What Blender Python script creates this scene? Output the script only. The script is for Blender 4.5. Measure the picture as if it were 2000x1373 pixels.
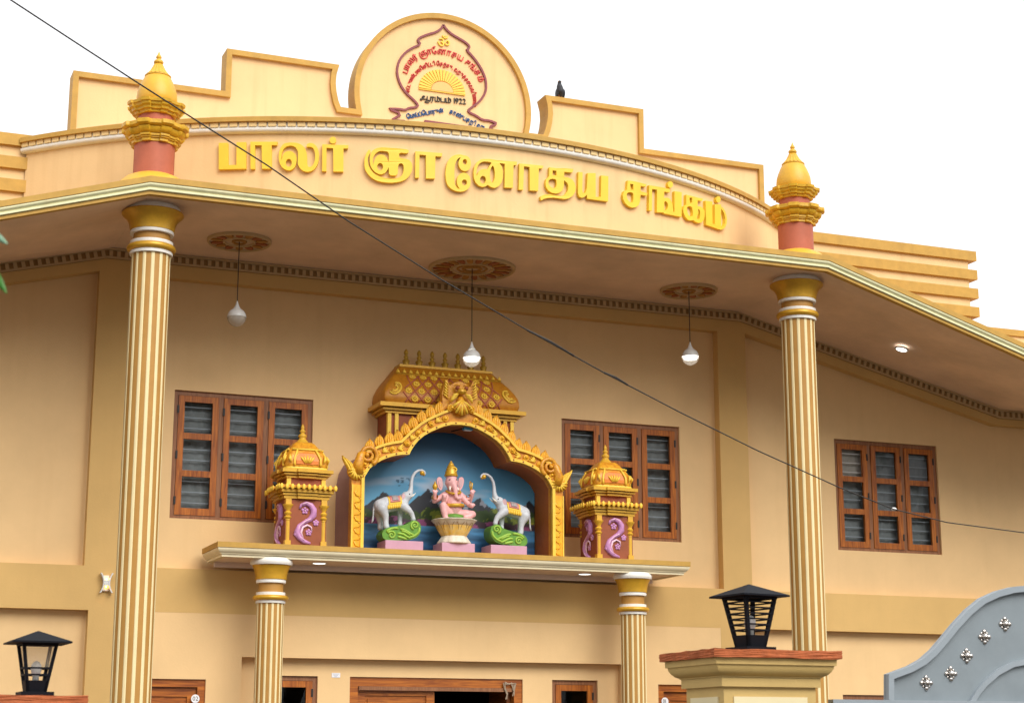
import bpy, bmesh, math, random
import numpy as np
from mathutils import Vector, Matrix
from mathutils.geometry import tessellate_polygon

for _o in list(bpy.data.objects):
    bpy.data.objects.remove(_o)
random.seed(7)
rad = math.radians
scene = bpy.context.scene
COL = scene.collection

# ------------------------------------------------------------------ camera
CAM = np.array([-7.08, -20.0, 1.6])
F_PX, YAW, PITCH = 3451.68, 0.381429, 0.221643      # from the vanishing points of the facade
cam_data = bpy.data.cameras.new('camera')
cam_data.sensor_width = 36.0
cam_data.lens = F_PX / 2000.0 * 36.0
cam_data.clip_start = 0.1
cam_data.clip_end = 2000.0
cam_data.dof.use_dof = True
cam_data.dof.focus_distance = 21.0
cam_data.dof.aperture_fstop = 9.0
cam = bpy.data.objects.new('camera', cam_data)
COL.objects.link(cam)
cam.location = CAM
cam.rotation_euler = (math.pi / 2 + PITCH, 0.0, -YAW)
scene.camera = cam

# ------------------------------------------------------------------ overcast sky and soft sun
SUN_EL, SUN_AZ = rad(41), rad(166)      # azimuth: compass angle from +Y, clockwise
world = bpy.data.worlds.new('World')
scene.world = world
world.use_nodes = True
nt = world.node_tree
nt.nodes.clear()
sky = nt.nodes.new('ShaderNodeTexSky')
sky.sky_type = 'NISHITA'
sky.sun_disc = False
sky.sun_elevation = SUN_EL
sky.sun_rotation = SUN_AZ
sky.air_density = 1.0
sky.dust_density = 4.0
sky.ozone_density = 1.0
hs = nt.nodes.new('ShaderNodeHueSaturation')
hs.inputs['Saturation'].default_value = 0.10
cloud = nt.nodes.new('ShaderNodeMix')            # even cloud cover over the sky
cloud.data_type = 'RGBA'
cloud.inputs[0].default_value = 0.90
cloud.inputs[7].default_value = (8.3, 8.4, 8.6, 1.0)
bg = nt.nodes.new('ShaderNodeBackground')
bg.inputs['Strength'].default_value = 0.072
wout = nt.nodes.new('ShaderNodeOutputWorld')
nt.links.new(sky.outputs['Color'], hs.inputs['Color'])
nt.links.new(hs.outputs['Color'], cloud.inputs[6])
nt.links.new(cloud.outputs[2], bg.inputs['Color'])
nt.links.new(bg.outputs['Background'], wout.inputs['Surface'])

sun_data = bpy.data.lights.new('sun', 'SUN')
sun_data.energy = 1.5
sun_data.angle = rad(46)
sun_data.color = (1.0, 0.96, 0.90)
sun = bpy.data.objects.new('sun', sun_data)
COL.objects.link(sun)
sdir = Vector((math.sin(SUN_AZ) * math.cos(SUN_EL), math.cos(SUN_AZ) * math.cos(SUN_EL), math.sin(SUN_EL)))
sun.rotation_euler = (-sdir).to_track_quat('-Z', 'Y').to_euler()
sun.location = sdir * 60

scene.view_settings.view_transform = 'Standard'
scene.view_settings.look = 'None'
scene.view_settings.gamma = 1.0
scene.view_settings.use_curve_mapping = False
scene.view_settings.exposure = 1.12

# ------------------------------------------------------------------ measuring: photo pixel -> point on a plane
_f = np.array([math.sin(YAW) * math.cos(PITCH), math.cos(YAW) * math.cos(PITCH), math.sin(PITCH)])
_r = np.array([math.cos(YAW), -math.sin(YAW), 0.0])
_u = np.cross(_r, _f)
def ray(x, y):
    return _r * ((x - 1000) / F_PX) + _u * ((686.5 - y) / F_PX) + _f
def P(x, y, Y):
    d = ray(x, y); return CAM + d * ((Y + 20.0) / d[1])
def XZ(x, y, Y):
    p = P(x, y, Y); return (float(p[0]), float(p[2]))
def on_cyl(x, y, r, cy=4.59):
    d = ray(x, y); o = CAM - np.array([0, cy, 0])
    a = d[0]**2 + d[1]**2; b = 2 * (o[0]*d[0] + o[1]*d[1]); c = o[0]**2 + o[1]**2 - r*r
    t = (-b - math.sqrt(max(b*b - 4*a*c, 0))) / (2*a)
    return CAM + d * t

# ------------------------------------------------------------------ materials
MATS = {}
def mat(name, col, rough=0.6, metal=0.0, var=0.0, vscale=3.0, bump=0.0, bscale=60.0, streak=0.0, col2=None, spec=0.4, coat=0.0):
    m = bpy.data.materials.new(name); m.use_nodes = True
    t = m.node_tree; b = t.nodes['Principled BSDF']
    b.inputs['Roughness'].default_value = rough
    b.inputs['Metallic'].default_value = metal
    b.inputs['Specular IOR Level'].default_value = spec
    b.inputs['Coat Weight'].default_value = coat
    b.inputs['Base Color'].default_value = (*col, 1)
    MATS[name] = m
    if var or streak or bump or col2:
        tc = t.nodes.new('ShaderNodeTexCoord')
    if var or streak or col2:
        n = t.nodes.new('ShaderNodeTexNoise'); n.inputs['Scale'].default_value = vscale; n.inputs['Detail'].default_value = 6.0
        n.inputs['Roughness'].default_value = 0.62
        t.links.new(tc.outputs['Object'], n.inputs['Vector'])
        r = t.nodes.new('ShaderNodeMapRange'); r.inputs[1].default_value = 0.3; r.inputs[2].default_value = 0.7
        t.links.new(n.outputs['Fac'], r.inputs[0])
        mx = t.nodes.new('ShaderNodeMix'); mx.data_type = 'RGBA'
        c2 = col2 if col2 else tuple(c * (1 - var) for c in col)
        mx.inputs[6].default_value = (*c2, 1)
        mx.inputs[7].default_value = (*(tuple(min(1, c * (1 + var * 0.35)) for c in col) if not col2 else col), 1)
        t.links.new(r.outputs[0], mx.inputs[0])
        last = mx.outputs[2]
        if streak:
            mp = t.nodes.new('ShaderNodeMapping'); mp.inputs['Scale'].default_value = (5.0, 5.0, 0.35)
            t.links.new(tc.outputs['Object'], mp.inputs['Vector'])
            n2 = t.nodes.new('ShaderNodeTexNoise'); n2.inputs['Scale'].default_value = 1.6; n2.inputs['Detail'].default_value = 5.0
            t.links.new(mp.outputs['Vector'], n2.inputs['Vector'])
            r2 = t.nodes.new('ShaderNodeMapRange'); r2.inputs[1].default_value = 0.52; r2.inputs[2].default_value = 0.78
            r2.inputs[3].default_value = 0.0; r2.inputs[4].default_value = streak
            t.links.new(n2.outputs['Fac'], r2.inputs[0])
            m2 = t.nodes.new('ShaderNodeMix'); m2.data_type = 'RGBA'
            m2.inputs[7].default_value = (col[0] * 0.72, col[1] * 0.62, col[2] * 0.52, 1)
            t.links.new(r2.outputs[0], m2.inputs[0]); t.links.new(last, m2.inputs[6])
            last = m2.outputs[2]
        t.links.new(last, b.inputs['Base Color'])
    if bump:
        n3 = t.nodes.new('ShaderNodeTexNoise'); n3.inputs['Scale'].default_value = bscale; n3.inputs['Detail'].default_value = 4.0
        t.links.new(tc.outputs['Object'], n3.inputs['Vector'])
        bp = t.nodes.new('ShaderNodeBump'); bp.inputs['Strength'].default_value = bump; bp.inputs['Distance'].default_value = 0.01
        t.links.new(n3.outputs['Fac'], bp.inputs['Height']); t.links.new(bp.outputs['Normal'], b.inputs['Normal'])
    return m

def wood(name, dark, light, axis='Z', rough=0.32):
    m = bpy.data.materials.new(name); m.use_nodes = True; t = m.node_tree; b = t.nodes['Principled BSDF']
    b.inputs['Roughness'].default_value = rough; b.inputs['Coat Weight'].default_value = 0.08; b.inputs['Specular IOR Level'].default_value = 0.3
    tc = t.nodes.new('ShaderNodeTexCoord'); mp = t.nodes.new('ShaderNodeMapping')
    s = {'Z': (16, 16, 1.3), 'X': (1.3, 16, 16)}[axis]; mp.inputs['Scale'].default_value = s
    t.links.new(tc.outputs['Object'], mp.inputs['Vector'])
    n = t.nodes.new('ShaderNodeTexNoise'); n.inputs['Scale'].default_value = 1.5; n.inputs['Detail'].default_value = 8; n.inputs['Distortion'].default_value = 1.6
    t.links.new(mp.outputs['Vector'], n.inputs['Vector'])
    cr = t.nodes.new('ShaderNodeValToRGB')
    cr.color_ramp.elements[0].position = 0.32; cr.color_ramp.elements[0].color = (*dark, 1)
    cr.color_ramp.elements[1].position = 0.68; cr.color_ramp.elements[1].color = (*light, 1)
    t.links.new(n.outputs['Fac'], cr.inputs['Fac']); t.links.new(cr.outputs['Color'], b.inputs['Base Color'])
    MATS[name] = m; return m

def glow(name, col, strength):
    m = bpy.data.materials.new(name); m.use_nodes = True; b = m.node_tree.nodes['Principled BSDF']
    b.inputs['Base Color'].default_value = (*col, 1); b.inputs['Emission Color'].default_value = (*col, 1)
    b.inputs['Emission Strength'].default_value = strength; MATS[name] = m; return m

def window_glass(name, tint=(0.68, 0.73, 0.78), ior=1.33):
    m = bpy.data.materials.new(name); m.use_nodes = True; t = m.node_tree; t.nodes.clear()
    o = t.nodes.new('ShaderNodeOutputMaterial'); mx = t.nodes.new('ShaderNodeMixShader')
    tr = t.nodes.new('ShaderNodeBsdfTransparent'); tr.inputs['Color'].default_value = (*tint, 1)
    gl = t.nodes.new('ShaderNodeBsdfGlossy'); gl.inputs['Roughness'].default_value = 0.02
    fr = t.nodes.new('ShaderNodeFresnel'); fr.inputs['IOR'].default_value = ior
    t.links.new(fr.outputs[0], mx.inputs[0]); t.links.new(tr.outputs[0], mx.inputs[1]); t.links.new(gl.outputs[0], mx.inputs[2])
    t.links.new(mx.outputs[0], o.inputs['Surface']); MATS[name] = m; return m

mat('cream_wall', (0.79, 0.535, 0.262), 0.75, var=0.08, vscale=1.3, bump=0.12, bscale=45, streak=0.10)
mat('cream_parapet', (0.79, 0.535, 0.262), 0.75, var=0.07, vscale=1.6, bump=0.12, bscale=45, streak=0.28)
mat('ochre_wall', (0.66, 0.42, 0.150), 0.72, var=0.08, vscale=1.5, bump=0.12, bscale=45, streak=0.10)
mat('orange_trim', (0.52, 0.300, 0.058), 0.65, var=0.16, vscale=7, bump=0.10, bscale=50, streak=0.25)
mat('cream_moulding', (0.80, 0.76, 0.47), 0.6, var=0.14, vscale=5, col2=(0.68, 0.67, 0.40), bump=0.06, streak=0.35)
mat('canopy_moulding', (0.80, 0.70, 0.47), 0.6, var=0.10, vscale=5, bump=0.05)
mat('soffit', (0.80, 0.60, 0.46), 0.8, var=0.20, vscale=1.1, bump=0.05, streak=0.15)
mat('canopy_soffit', (0.86, 0.70, 0.60), 0.7, var=0.06, vscale=3)
mat('frieze_light', (0.55, 0.385, 0.20), 0.7, var=0.1, vscale=9)
mat('frieze_dark', (0.33, 0.19, 0.06), 0.7)
mat('dentil_block', (0.80, 0.58, 0.27), 0.7, var=0.16, vscale=4)
mat('white_paint', (0.82, 0.79, 0.73), 0.55, var=0.08, vscale=9)
mat('column_ochre', (0.45, 0.225, 0.046), 0.55, var=0.10, vscale=5)
mat('column_cream', (0.80, 0.67, 0.37), 0.55, var=0.05, vscale=5)
mat('gold_paint', (0.66, 0.36, 0.028), 0.34, metal=0.25, var=0.18, vscale=9, spec=0.5)
mat('bright_gold', (0.72, 0.40, 0.035), 0.42, var=0.14, vscale=7, bump=0.1, bscale=30)
mat('carved_gold', (0.80, 0.40, 0.025), 0.40, var=0.28, vscale=26, col2=(0.52, 0.17, 0.01), bump=0.25, bscale=60, coat=0.15)
mat('leaf_gold', (0.90, 0.52, 0.03), 0.38, var=0.2, vscale=22, col2=(0.74, 0.32, 0.012), coat=0.2)
mat('band_orange', (0.72, 0.33, 0.015), 0.42, var=0.25, vscale=22, col2=(0.52, 0.17, 0.008))
mat('jamb_gold', (0.88, 0.50, 0.02), 0.42, var=0.25, vscale=13, col2=(0.78, 0.32, 0.01))
mat('rim_yellow', (0.90, 0.58, 0.06), 0.45, var=0.12, vscale=14)
mat('turret_gold', (0.70, 0.40, 0.022), 0.42, var=0.3, vscale=16)
mat('old_gold', (0.50, 0.29, 0.025), 0.36, metal=0.3, var=0.25, vscale=20)
mat('letter_yellow', (0.84, 0.56, 0.040), 0.45, var=0.07, vscale=4, streak=0.15)
mat('terracotta', (0.47, 0.125, 0.065), 0.6, var=0.16, vscale=5, streak=0.2)
mat('red_brown', (0.30, 0.075, 0.025), 0.6, var=0.2, vscale=6)
mat('niche_lining', (0.42, 0.12, 0.022), 0.6, var=0.22, vscale=3.0)
mat('mauve', (0.36, 0.22, 0.25), 0.6, var=0.15, vscale=4)
mat('lilac', (0.56, 0.25, 0.48), 0.55, var=0.18, vscale=14)
mat('lilac_edge', (0.80, 0.52, 0.62), 0.55)
mat('pedestal_lilac', (0.54, 0.30, 0.40), 0.55, var=0.10, vscale=6)
mat('leaf_green', (0.12, 0.30, 0.03), 0.45, var=0.3, vscale=12)
mat('light_green', (0.30, 0.50, 0.06), 0.45, var=0.15, vscale=14)
mat('elephant_white', (0.56, 0.58, 0.61), 0.4, var=0.18, vscale=8)
mat('skin_pink', (0.80, 0.42, 0.41), 0.4, var=0.14, vscale=9)
mat('cloth_pink', (0.62, 0.22, 0.20), 0.5, var=0.15, vscale=20)
mat('black_eye', (0.02, 0.02, 0.02), 0.2)
mat('ivory', (0.85, 0.80, 0.70), 0.4)
mat('maroon', (0.20, 0.035, 0.04), 0.5)
mat('red_letter', (0.58, 0.045, 0.035), 0.5)
mat('blue_letter', (0.02, 0.09, 0.26), 0.5)
mat('black_letter', (0.03, 0.025, 0.015), 0.5)
mat('sun_gold', (0.80, 0.52, 0.06), 0.5)
mat('sun_orange', (0.80, 0.42, 0.13), 0.5)
wood('wood_v', (0.22, 0.052, 0.008), (0.50, 0.155, 0.018), 'Z', 0.42)
wood('wood_h', (0.22, 0.052, 0.008), (0.50, 0.155, 0.018), 'X', 0.42)
wood('wood_frame', (0.20, 0.078, 0.032), (0.32, 0.140, 0.060), 'Z', 0.45)
mat('hinge_black', (0.015, 0.012, 0.01), 0.5)
mat('curtain', (0.40, 0.385, 0.34), 0.9, var=0.15, vscale=9)
mat('grille_white', (0.62, 0.62, 0.60), 0.5)
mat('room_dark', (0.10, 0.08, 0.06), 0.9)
window_glass('glass')
mat('black_metal', (0.008, 0.009, 0.013), 0.6, spec=0.10)
mat('lamp_acrylic', (0.70, 0.62, 0.46), 0.3)
mat('lamp_white', (0.70, 0.70, 0.68), 0.3)
mat('red_coping', (0.48, 0.125, 0.038), 0.75, var=0.3, vscale=14, bump=0.5, bscale=35)
mat('pillar_ochre', (0.62, 0.43, 0.155), 0.7, var=0.1, vscale=5, bump=0.15)
mat('pillar_cream', (0.82, 0.71, 0.44), 0.65, var=0.05, vscale=5)
mat('gate_grey', (0.235, 0.275, 0.30), 0.45, var=0.10, vscale=6, spec=0.5, streak=0.1)
mat('gate_grey_light', (0.30, 0.345, 0.38), 0.42, var=0.06, vscale=5, spec=0.5)
mat('chrome', (0.62, 0.58, 0.54), 0.16, metal=1.0)
mat('cable_black', (0.03, 0.025, 0.022), 0.6)
mat('pigeon', (0.035, 0.037, 0.045), 0.6, var=0.3, vscale=30)
mat('paving', (0.075, 0.060, 0.045), 0.85, var=0.2, vscale=0.8, bump=0.3, bscale=20)
mat('bark', (0.11, 0.075, 0.05), 0.9, var=0.3, vscale=8, bump=0.5)
mat('foliage', (0.05, 0.11, 0.018), 0.55, var=0.4, vscale=2.0)
mat('fresh_leaf', (0.05, 0.22, 0.02), 0.45, var=0.3, vscale=20)
mat('paper_white', (0.8, 0.8, 0.82), 0.6)
mat('lamp_blue', (0.05, 0.22, 0.36), 0.4)
mat('paper_blue', (0.30, 0.33, 0.45), 0.6)
mat('dry_straw', (0.40, 0.31, 0.22), 0.9, var=0.3, vscale=40)
glow('lamp_lit', (1.0, 0.98, 0.93), 1.6)
glow('bulb_lit', (1.0, 0.97, 0.90), 1.3)
glow('warm_lit', (1.0, 0.42, 0.07), 14.0)

# ------------------------------------------------------------------ objects
def link(name, me, parent=None, loc=None, rot=None):
    o = bpy.data.objects.new(name, me); COL.objects.link(o)
    if parent is not None:
        o.parent = parent
        o.matrix_parent_inverse = PINV.get(parent.name, Matrix.Identity(4))
    if loc is not None: o.location = loc
    if rot is not None: o.rotation_euler = rot
    return o
PINV = {}
def thing(name, label, cat, loc=(0, 0, 0), group=None):
    o = bpy.data.objects.new(name, None); COL.objects.link(o); o.location = loc
    o.empty_display_size = 0.2
    PINV[o.name] = Matrix.Translation(-Vector(loc))
    o['label'] = label; o['category'] = cat
    if group: o['group'] = group
    return o
def tag(o, label, cat, group=None):
    o['label'] = label; o['category'] = cat
    if group: o['group'] = group
    return o

class MB:
    """collects shapes in world coordinates; build() links them as one mesh"""
    def __init__(s): s.v = []; s.f = []; s.m = []; s.mi = 0
    def add(s, v, f):
        n = len(s.v); s.v += [tuple(map(float, p)) for p in v]
        s.f += [tuple(i + n for i in q) for q in f]; s.m += [s.mi] * len(f); return s
    def box(s, x0, x1, y0, y1, z0, z1):
        v = [(x0,y0,z0),(x1,y0,z0),(x1,y1,z0),(x0,y1,z0),(x0,y0,z1),(x1,y0,z1),(x1,y1,z1),(x0,y1,z1)]
        return s.add(v, [(0,3,2,1),(4,5,6,7),(0,1,5,4),(1,2,6,5),(2,3,7,6),(3,0,4,7)])
    def quad(s, a, b, c, d): return s.add([a, b, c, d], [(0,1,2,3)])
    def lathe(s, prof, c=(0,0,0), n=32, sq=None, cap=True):
        cx, cy, cz = c; v = []; f = []
        for (r, z) in prof:
            for k in range(n):
                a = 2*math.pi*k/n; q = 1.0
                if sq: q = sq(a)
                v.append((cx + r*q*math.cos(a), cy + r*q*math.sin(a), cz + z))
        for i in range(len(prof)-1):
            for k in range(n):
                k2 = (k+1) % n; f.append((i*n+k, i*n+k2, (i+1)*n+k2, (i+1)*n+k))
        if cap:
            f.append(tuple(range(n-1, -1, -1))); f.append(tuple((len(prof)-1)*n + k for k in range(n)))
        return s.add(v, f)
    def sphere(s, c, r, n=12, m=8):
        rx, ry, rz = (r, r, r) if not hasattr(r, '__len__') else r
        v = []; f = []
        for i in range(1, m):
            t = math.pi*i/m
            for k in range(n):
                a = 2*math.pi*k/n
                v.append((c[0]+rx*math.sin(t)*math.cos(a), c[1]+ry*math.sin(t)*math.sin(a), c[2]+rz*math.cos(t)))
        for i in range(m-2):
            for k in range(n):
                k2 = (k+1) % n; f.append((i*n+k, (i+1)*n+k, (i+1)*n+k2, i*n+k2))
        T = len(v); v += [(c[0], c[1], c[2]+rz), (c[0], c[1], c[2]-rz)]
        for k in range(n):
            k2 = (k+1) % n; f.append((T, k, k2)); f.append((T+1, (m-2)*n+k2, (m-2)*n+k))
        return s.add(v, f)
    def tube(s, pts, r, n=8, cap=True):
        pts = [Vector(p) for p in pts]; N = len(pts)
        rs = r if hasattr(r, '__len__') else [r]*N
        v = []; f = []; up = None
        for i, p in enumerate(pts):
            d = (pts[min(i+1, N-1)] - pts[max(i-1, 0)]).normalized()
            if up is None:
                up = Vector((0, 0, 1)) if abs(d.z) < 0.9 else Vector((1, 0, 0))
            a = d.cross(up); a = a.normalized() if a.length > 1e-6 else d.orthogonal().normalized()
            b = a.cross(d).normalized(); up = b
            for k in range(n):
                t = 2*math.pi*k/n; q = p + (a*math.cos(t) + b*math.sin(t))*rs[i]; v.append(tuple(q))
        for i in range(N-1):
            for k in range(n):
                k2 = (k+1) % n; f.append((i*n+k, i*n+k2, (i+1)*n+k2, (i+1)*n+k))
        if cap: f.append(tuple(range(n-1, -1, -1))); f.append(tuple((N-1)*n + k for k in range(n)))
        return s.add(v, f)
    def prism(s, contours, front, back, back_cap=True):
        """contours: lists of 2-D points (outer, holes...); front/back map a 2-D point to 3-D"""
        flat = [p for c in contours for p in c]; n = len(flat)
        tris = tessellate_polygon([[Vector((p[0], p[1], 0)) for p in c] for c in contours])
        v = [front(p) for p in flat] + [back(p) for p in flat]
        f = [tuple(t) for t in tris]
        if back_cap: f += [tuple(n + i for i in reversed(t)) for t in tris]
        k = 0
        for c in contours:
            for i in range(len(c)):
                a, b = k + i, k + (i+1) % len(c); f.append((a, b, b+n, a+n))
            k += len(c)
        return s.add(v, f)
    def plate(s, contours, y0, y1, back_cap=True):
        return s.prism(contours, lambda p: (p[0], y0, p[1]), lambda p: (p[0], y1, p[1]), back_cap)
    def sweep(s, path, prof, place, closed=False):
        """place(path_point, prof_point) -> 3-D"""
        n = len(prof); v = [place(p, q) for p in path for q in prof]; f = []
        for i in range(len(path) - (0 if closed else 1)):
            j = (i+1) % len(path)
            for k in range(n-1): f.append((i*n+k, i*n+k+1, j*n+k+1, j*n+k))
        return s.add(v, f)
    def mesh(s, name, mats, smooth=False, raw=False):
        me = bpy.data.meshes.new(name); me.from_pydata(s.v, [], s.f)
        for mm in (mats if isinstance(mats, (list, tuple)) else [mats]): me.materials.append(MATS[mm])
        me.polygons.foreach_set('material_index', s.m)
        if not raw:
            bm = bmesh.new(); bm.from_mesh(me); bmesh.ops.recalc_face_normals(bm, faces=bm.faces); bm.to_mesh(me); bm.free()
        if smooth:
            me.polygons.foreach_set('use_smooth', [True]*len(me.polygons))
            if smooth != 'all': me.set_sharp_from_angle(angle=rad(40))
        me.update(); return me
    def build(s, name, mats, parent=None, smooth=False, raw=False):
        return link(name, s.mesh(name, mats, smooth, raw), parent)

def blob(chains, voxel, smooth_it=4, name='body'):
    """chains of (point, radius): one continuous skin round them"""
    b = MB()
    for ch in chains:
        for (p, r) in ch: b.sphere(p, r, 14, 10)
        for (p, r), (q, w) in zip(ch[:-1], ch[1:]):
            if hasattr(r, '__len__') or hasattr(w, '__len__'): continue
            d = (Vector(q) - Vector(p)).length; k = max(2, int(d / (0.35*min(r, w))))
            for i in range(1, k):
                t = i/k; b.sphere(tuple(np.array(p)*(1-t) + np.array(q)*t), r*(1-t) + w*t, 12, 8)
    me = bpy.data.meshes.new(name); me.from_pydata(b.v, [], b.f)
    o = bpy.data.objects.new('tmp', me); COL.objects.link(o)
    md = o.modifiers.new('r', 'REMESH'); md.mode = 'VOXEL'; md.voxel_size = voxel
    sm = o.modifiers.new('s', 'SMOOTH'); sm.factor = 0.5; sm.iterations = smooth_it
    dg = bpy.context.evaluated_depsgraph_get(); dg.update()
    out = bpy.data.meshes.new_from_object(o.evaluated_get(dg)); out.name = name
    bpy.data.objects.remove(o); bpy.data.meshes.remove(me)
    out.polygons.foreach_set('use_smooth', [True]*len(out.polygons))
    return out

def glyph_mesh(chars, size=1.0, extrude=0.0):
    """letters -> list of (verts, faces, xmin, xmax) from the outlines of Blender's built-in font"""
    objs = []
    for c in chars:
        cu = bpy.data.curves.new('t', 'FONT'); cu.body = c; cu.size = size; cu.resolution_u = 3; cu.offset = 0.011*size
        o = bpy.data.objects.new('t', cu); COL.objects.link(o); objs.append((o, cu))
    dg = bpy.context.evaluated_depsgraph_get(); dg.update(); out = []
    for o, cu in objs:
        oc = o.evaluated_get(dg).to_curve(dg); cons = []
        for sp in oc.splines:
            bp = sp.bezier_points; c = []
            if len(bp):
                for k in range(len(bp)):
                    p0, p1 = bp[k], bp[(k+1) % len(bp)]
                    for t in (0, 1/3, 2/3):
                        u = 1-t; q = p0.co*u**3 + p0.handle_right*3*u*u*t + p1.handle_left*3*u*t*t + p1.co*t**3
                        if not c or math.hypot(q.x-c[-1][0], q.y-c[-1][1]) > size*0.012: c.append((q.x, q.y))
            else: c = [(q.co.x, q.co.y) for q in sp.points]
            if len(c) > 2: cons.append(c)
        o.to_curve_clear()
        area = lambda c: 0.5*sum(c[k][0]*c[(k+1) % len(c)][1] - c[(k+1) % len(c)][0]*c[k][1] for k in range(len(c)))
        v = []; f = []
        if cons:
            big = max(cons, key=lambda c: abs(area(c))); sg = 1 if area(big) > 0 else -1
            outs = [c for c in cons if area(c)*sg > 0]; ins_ = [c for c in cons if area(c)*sg < 0]
            def inside(p, c):
                r = False
                for k in range(len(c)):
                    x1, y1 = c[k]; x2, y2 = c[(k+1) % len(c)]
                    if (y1 > p[1]) != (y2 > p[1]) and p[0] < (x2-x1)*(p[1]-y1)/(y2-y1) + x1: r = not r
                return r
            for oc_ in outs:
                grp = [oc_] + [h for h in ins_ if inside(h[0], oc_)]
                flat = [p for c in grp for p in c]; n0 = len(v)
                for t in tessellate_polygon([[Vector((p[0], p[1], 0)) for p in c] for c in grp]): f.append(tuple(n0 + i for i in t))
                v += [(p[0], p[1], 0.0) for p in flat]
        xs = [p[0] for p in v] or [0, size*0.35]
        out.append((v, f, min(xs), max(xs)))
        bpy.data.objects.remove(o); bpy.data.curves.remove(cu)
    return out
# ================================================================== SETTING
def ground():
    b = MB(); b.quad((-400, -400, 0), (400, -400, 0), (400, 400, 0), (-400, 400, 0))
    o = b.build('ground', 'paving'); o['kind'] = 'structure'
ground()

# ================================================================== THE HALL
HALL = thing('assembly_hall', 'cream and ochre two-storey hall with a curved sign wall, striped columns and stepped parapet', 'building')
FY = -0.13          # face of the ochre bands; the cream panels lie at Y = 0
def z_wall(x):
    x = abs(x); return 7.22 - 0.251 * min(max(x - 4.12, 0), 4.04)
def z_top(x):       # top of the roof slab edge
    x = abs(x); return 7.385 - 0.302 * min(max(x - 4.06, 0), 4.10)
WIN = [(-3.25, -1.60), (1.61, 3.26), (5.57, 7.20), (-7.20, -5.57)]
WZ0, WZ1 = 4.17, 5.655
DOOR = (-1.08, 1.08, 0.3, 2.43)
SIDE_WIN = [(-2.07, -1.465, 1.2, 2.43), (1.465, 2.07, 1.2, 2.43)]
LOW_WIN = [(5.55, 6.9, 1.0, 2.30)]
END_DOOR = [(-3.66, -2.79, 0.3, 2.37), (2.83, 3.62, 0.3, 2.39)]
def rect(x0, x1, z0, z1): return [(x0, z0), (x1, z0), (x1, z1), (x0, z1)]

def walls():
    outer = [(-12, 0), (12, 0), (12, z_wall(12)), (8.16, z_wall(8.16)), (4.12, 7.22), (-4.12, 7.22), (-8.16, z_wall(8.16)), (-12, z_wall(12))]
    holes = [rect(a, b_, WZ0, WZ1) for a, b_ in WIN] + [rect(DOOR[0], DOOR[1], 0.31, DOOR[3])]
    holes += [rect(*w) for w in SIDE_WIN + LOW_WIN]
    holes += [rect(a, b_, 0.31, z) for a, b_, _, z in END_DOOR]
    b = MB(); b.plate([outer] + holes, 0.0, 0.25); b.build('wall', 'cream_wall', HALL)
    # ochre bands and pilasters standing proud round the panels
    c = 3.78
    side = lambda s: [(s*4.19, 3.585), (s*4.19, 6.945), (s*8.10, 5.99), (s*11.2, 5.99), (s*11.2, 3.585)]
    low = lambda s: rect(min(s*4.12, s*11.2), max(s*4.12, s*11.2), 0.45, 3.10)
    notch = [(-12, 0), (-3.72, 0), (-3.72, 3.10), (3.72, 3.10), (3.72, 0), (12, 0), (12, z_wall(12)-.002), (8.16, z_wall(8.16)-.002), (4.12, 7.218), (-4.12, 7.218), (-8.16, z_wall(8.16)-.002), (-12, z_wall(12)-.002)]
    b = MB(); b.plate([notch, rect(-c, c, 3.59, 6.94), side(1), side(-1), low(1), low(-1)], FY, 0.0, False)
    b.build('wall_band', 'ochre_wall', HALL)
    b = MB(); outer = [(-3.72, 0), (-2.39, 0), (-2.39, 2.625), (2.36, 2.625), (2.36, 0), (3.72, 0), (3.72, 3.10), (-3.72, 3.10)]
    b.plate([outer] + [rect(a, b_, 0.31, z) for a, b_, _, z in END_DOOR], FY + 0.002, 0.0, False)
    b.build('lower_wall', 'cream_wall', HALL)
    # plinth, inner floor and the dark room behind the open door
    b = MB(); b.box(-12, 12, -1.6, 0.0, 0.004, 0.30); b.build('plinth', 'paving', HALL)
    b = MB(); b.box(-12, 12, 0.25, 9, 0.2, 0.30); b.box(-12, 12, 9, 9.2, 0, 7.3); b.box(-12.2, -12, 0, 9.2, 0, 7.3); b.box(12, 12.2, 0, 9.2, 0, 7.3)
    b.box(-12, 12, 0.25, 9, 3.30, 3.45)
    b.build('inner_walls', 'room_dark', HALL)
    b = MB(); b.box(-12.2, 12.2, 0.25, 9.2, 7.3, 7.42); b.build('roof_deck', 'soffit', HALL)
walls()

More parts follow.
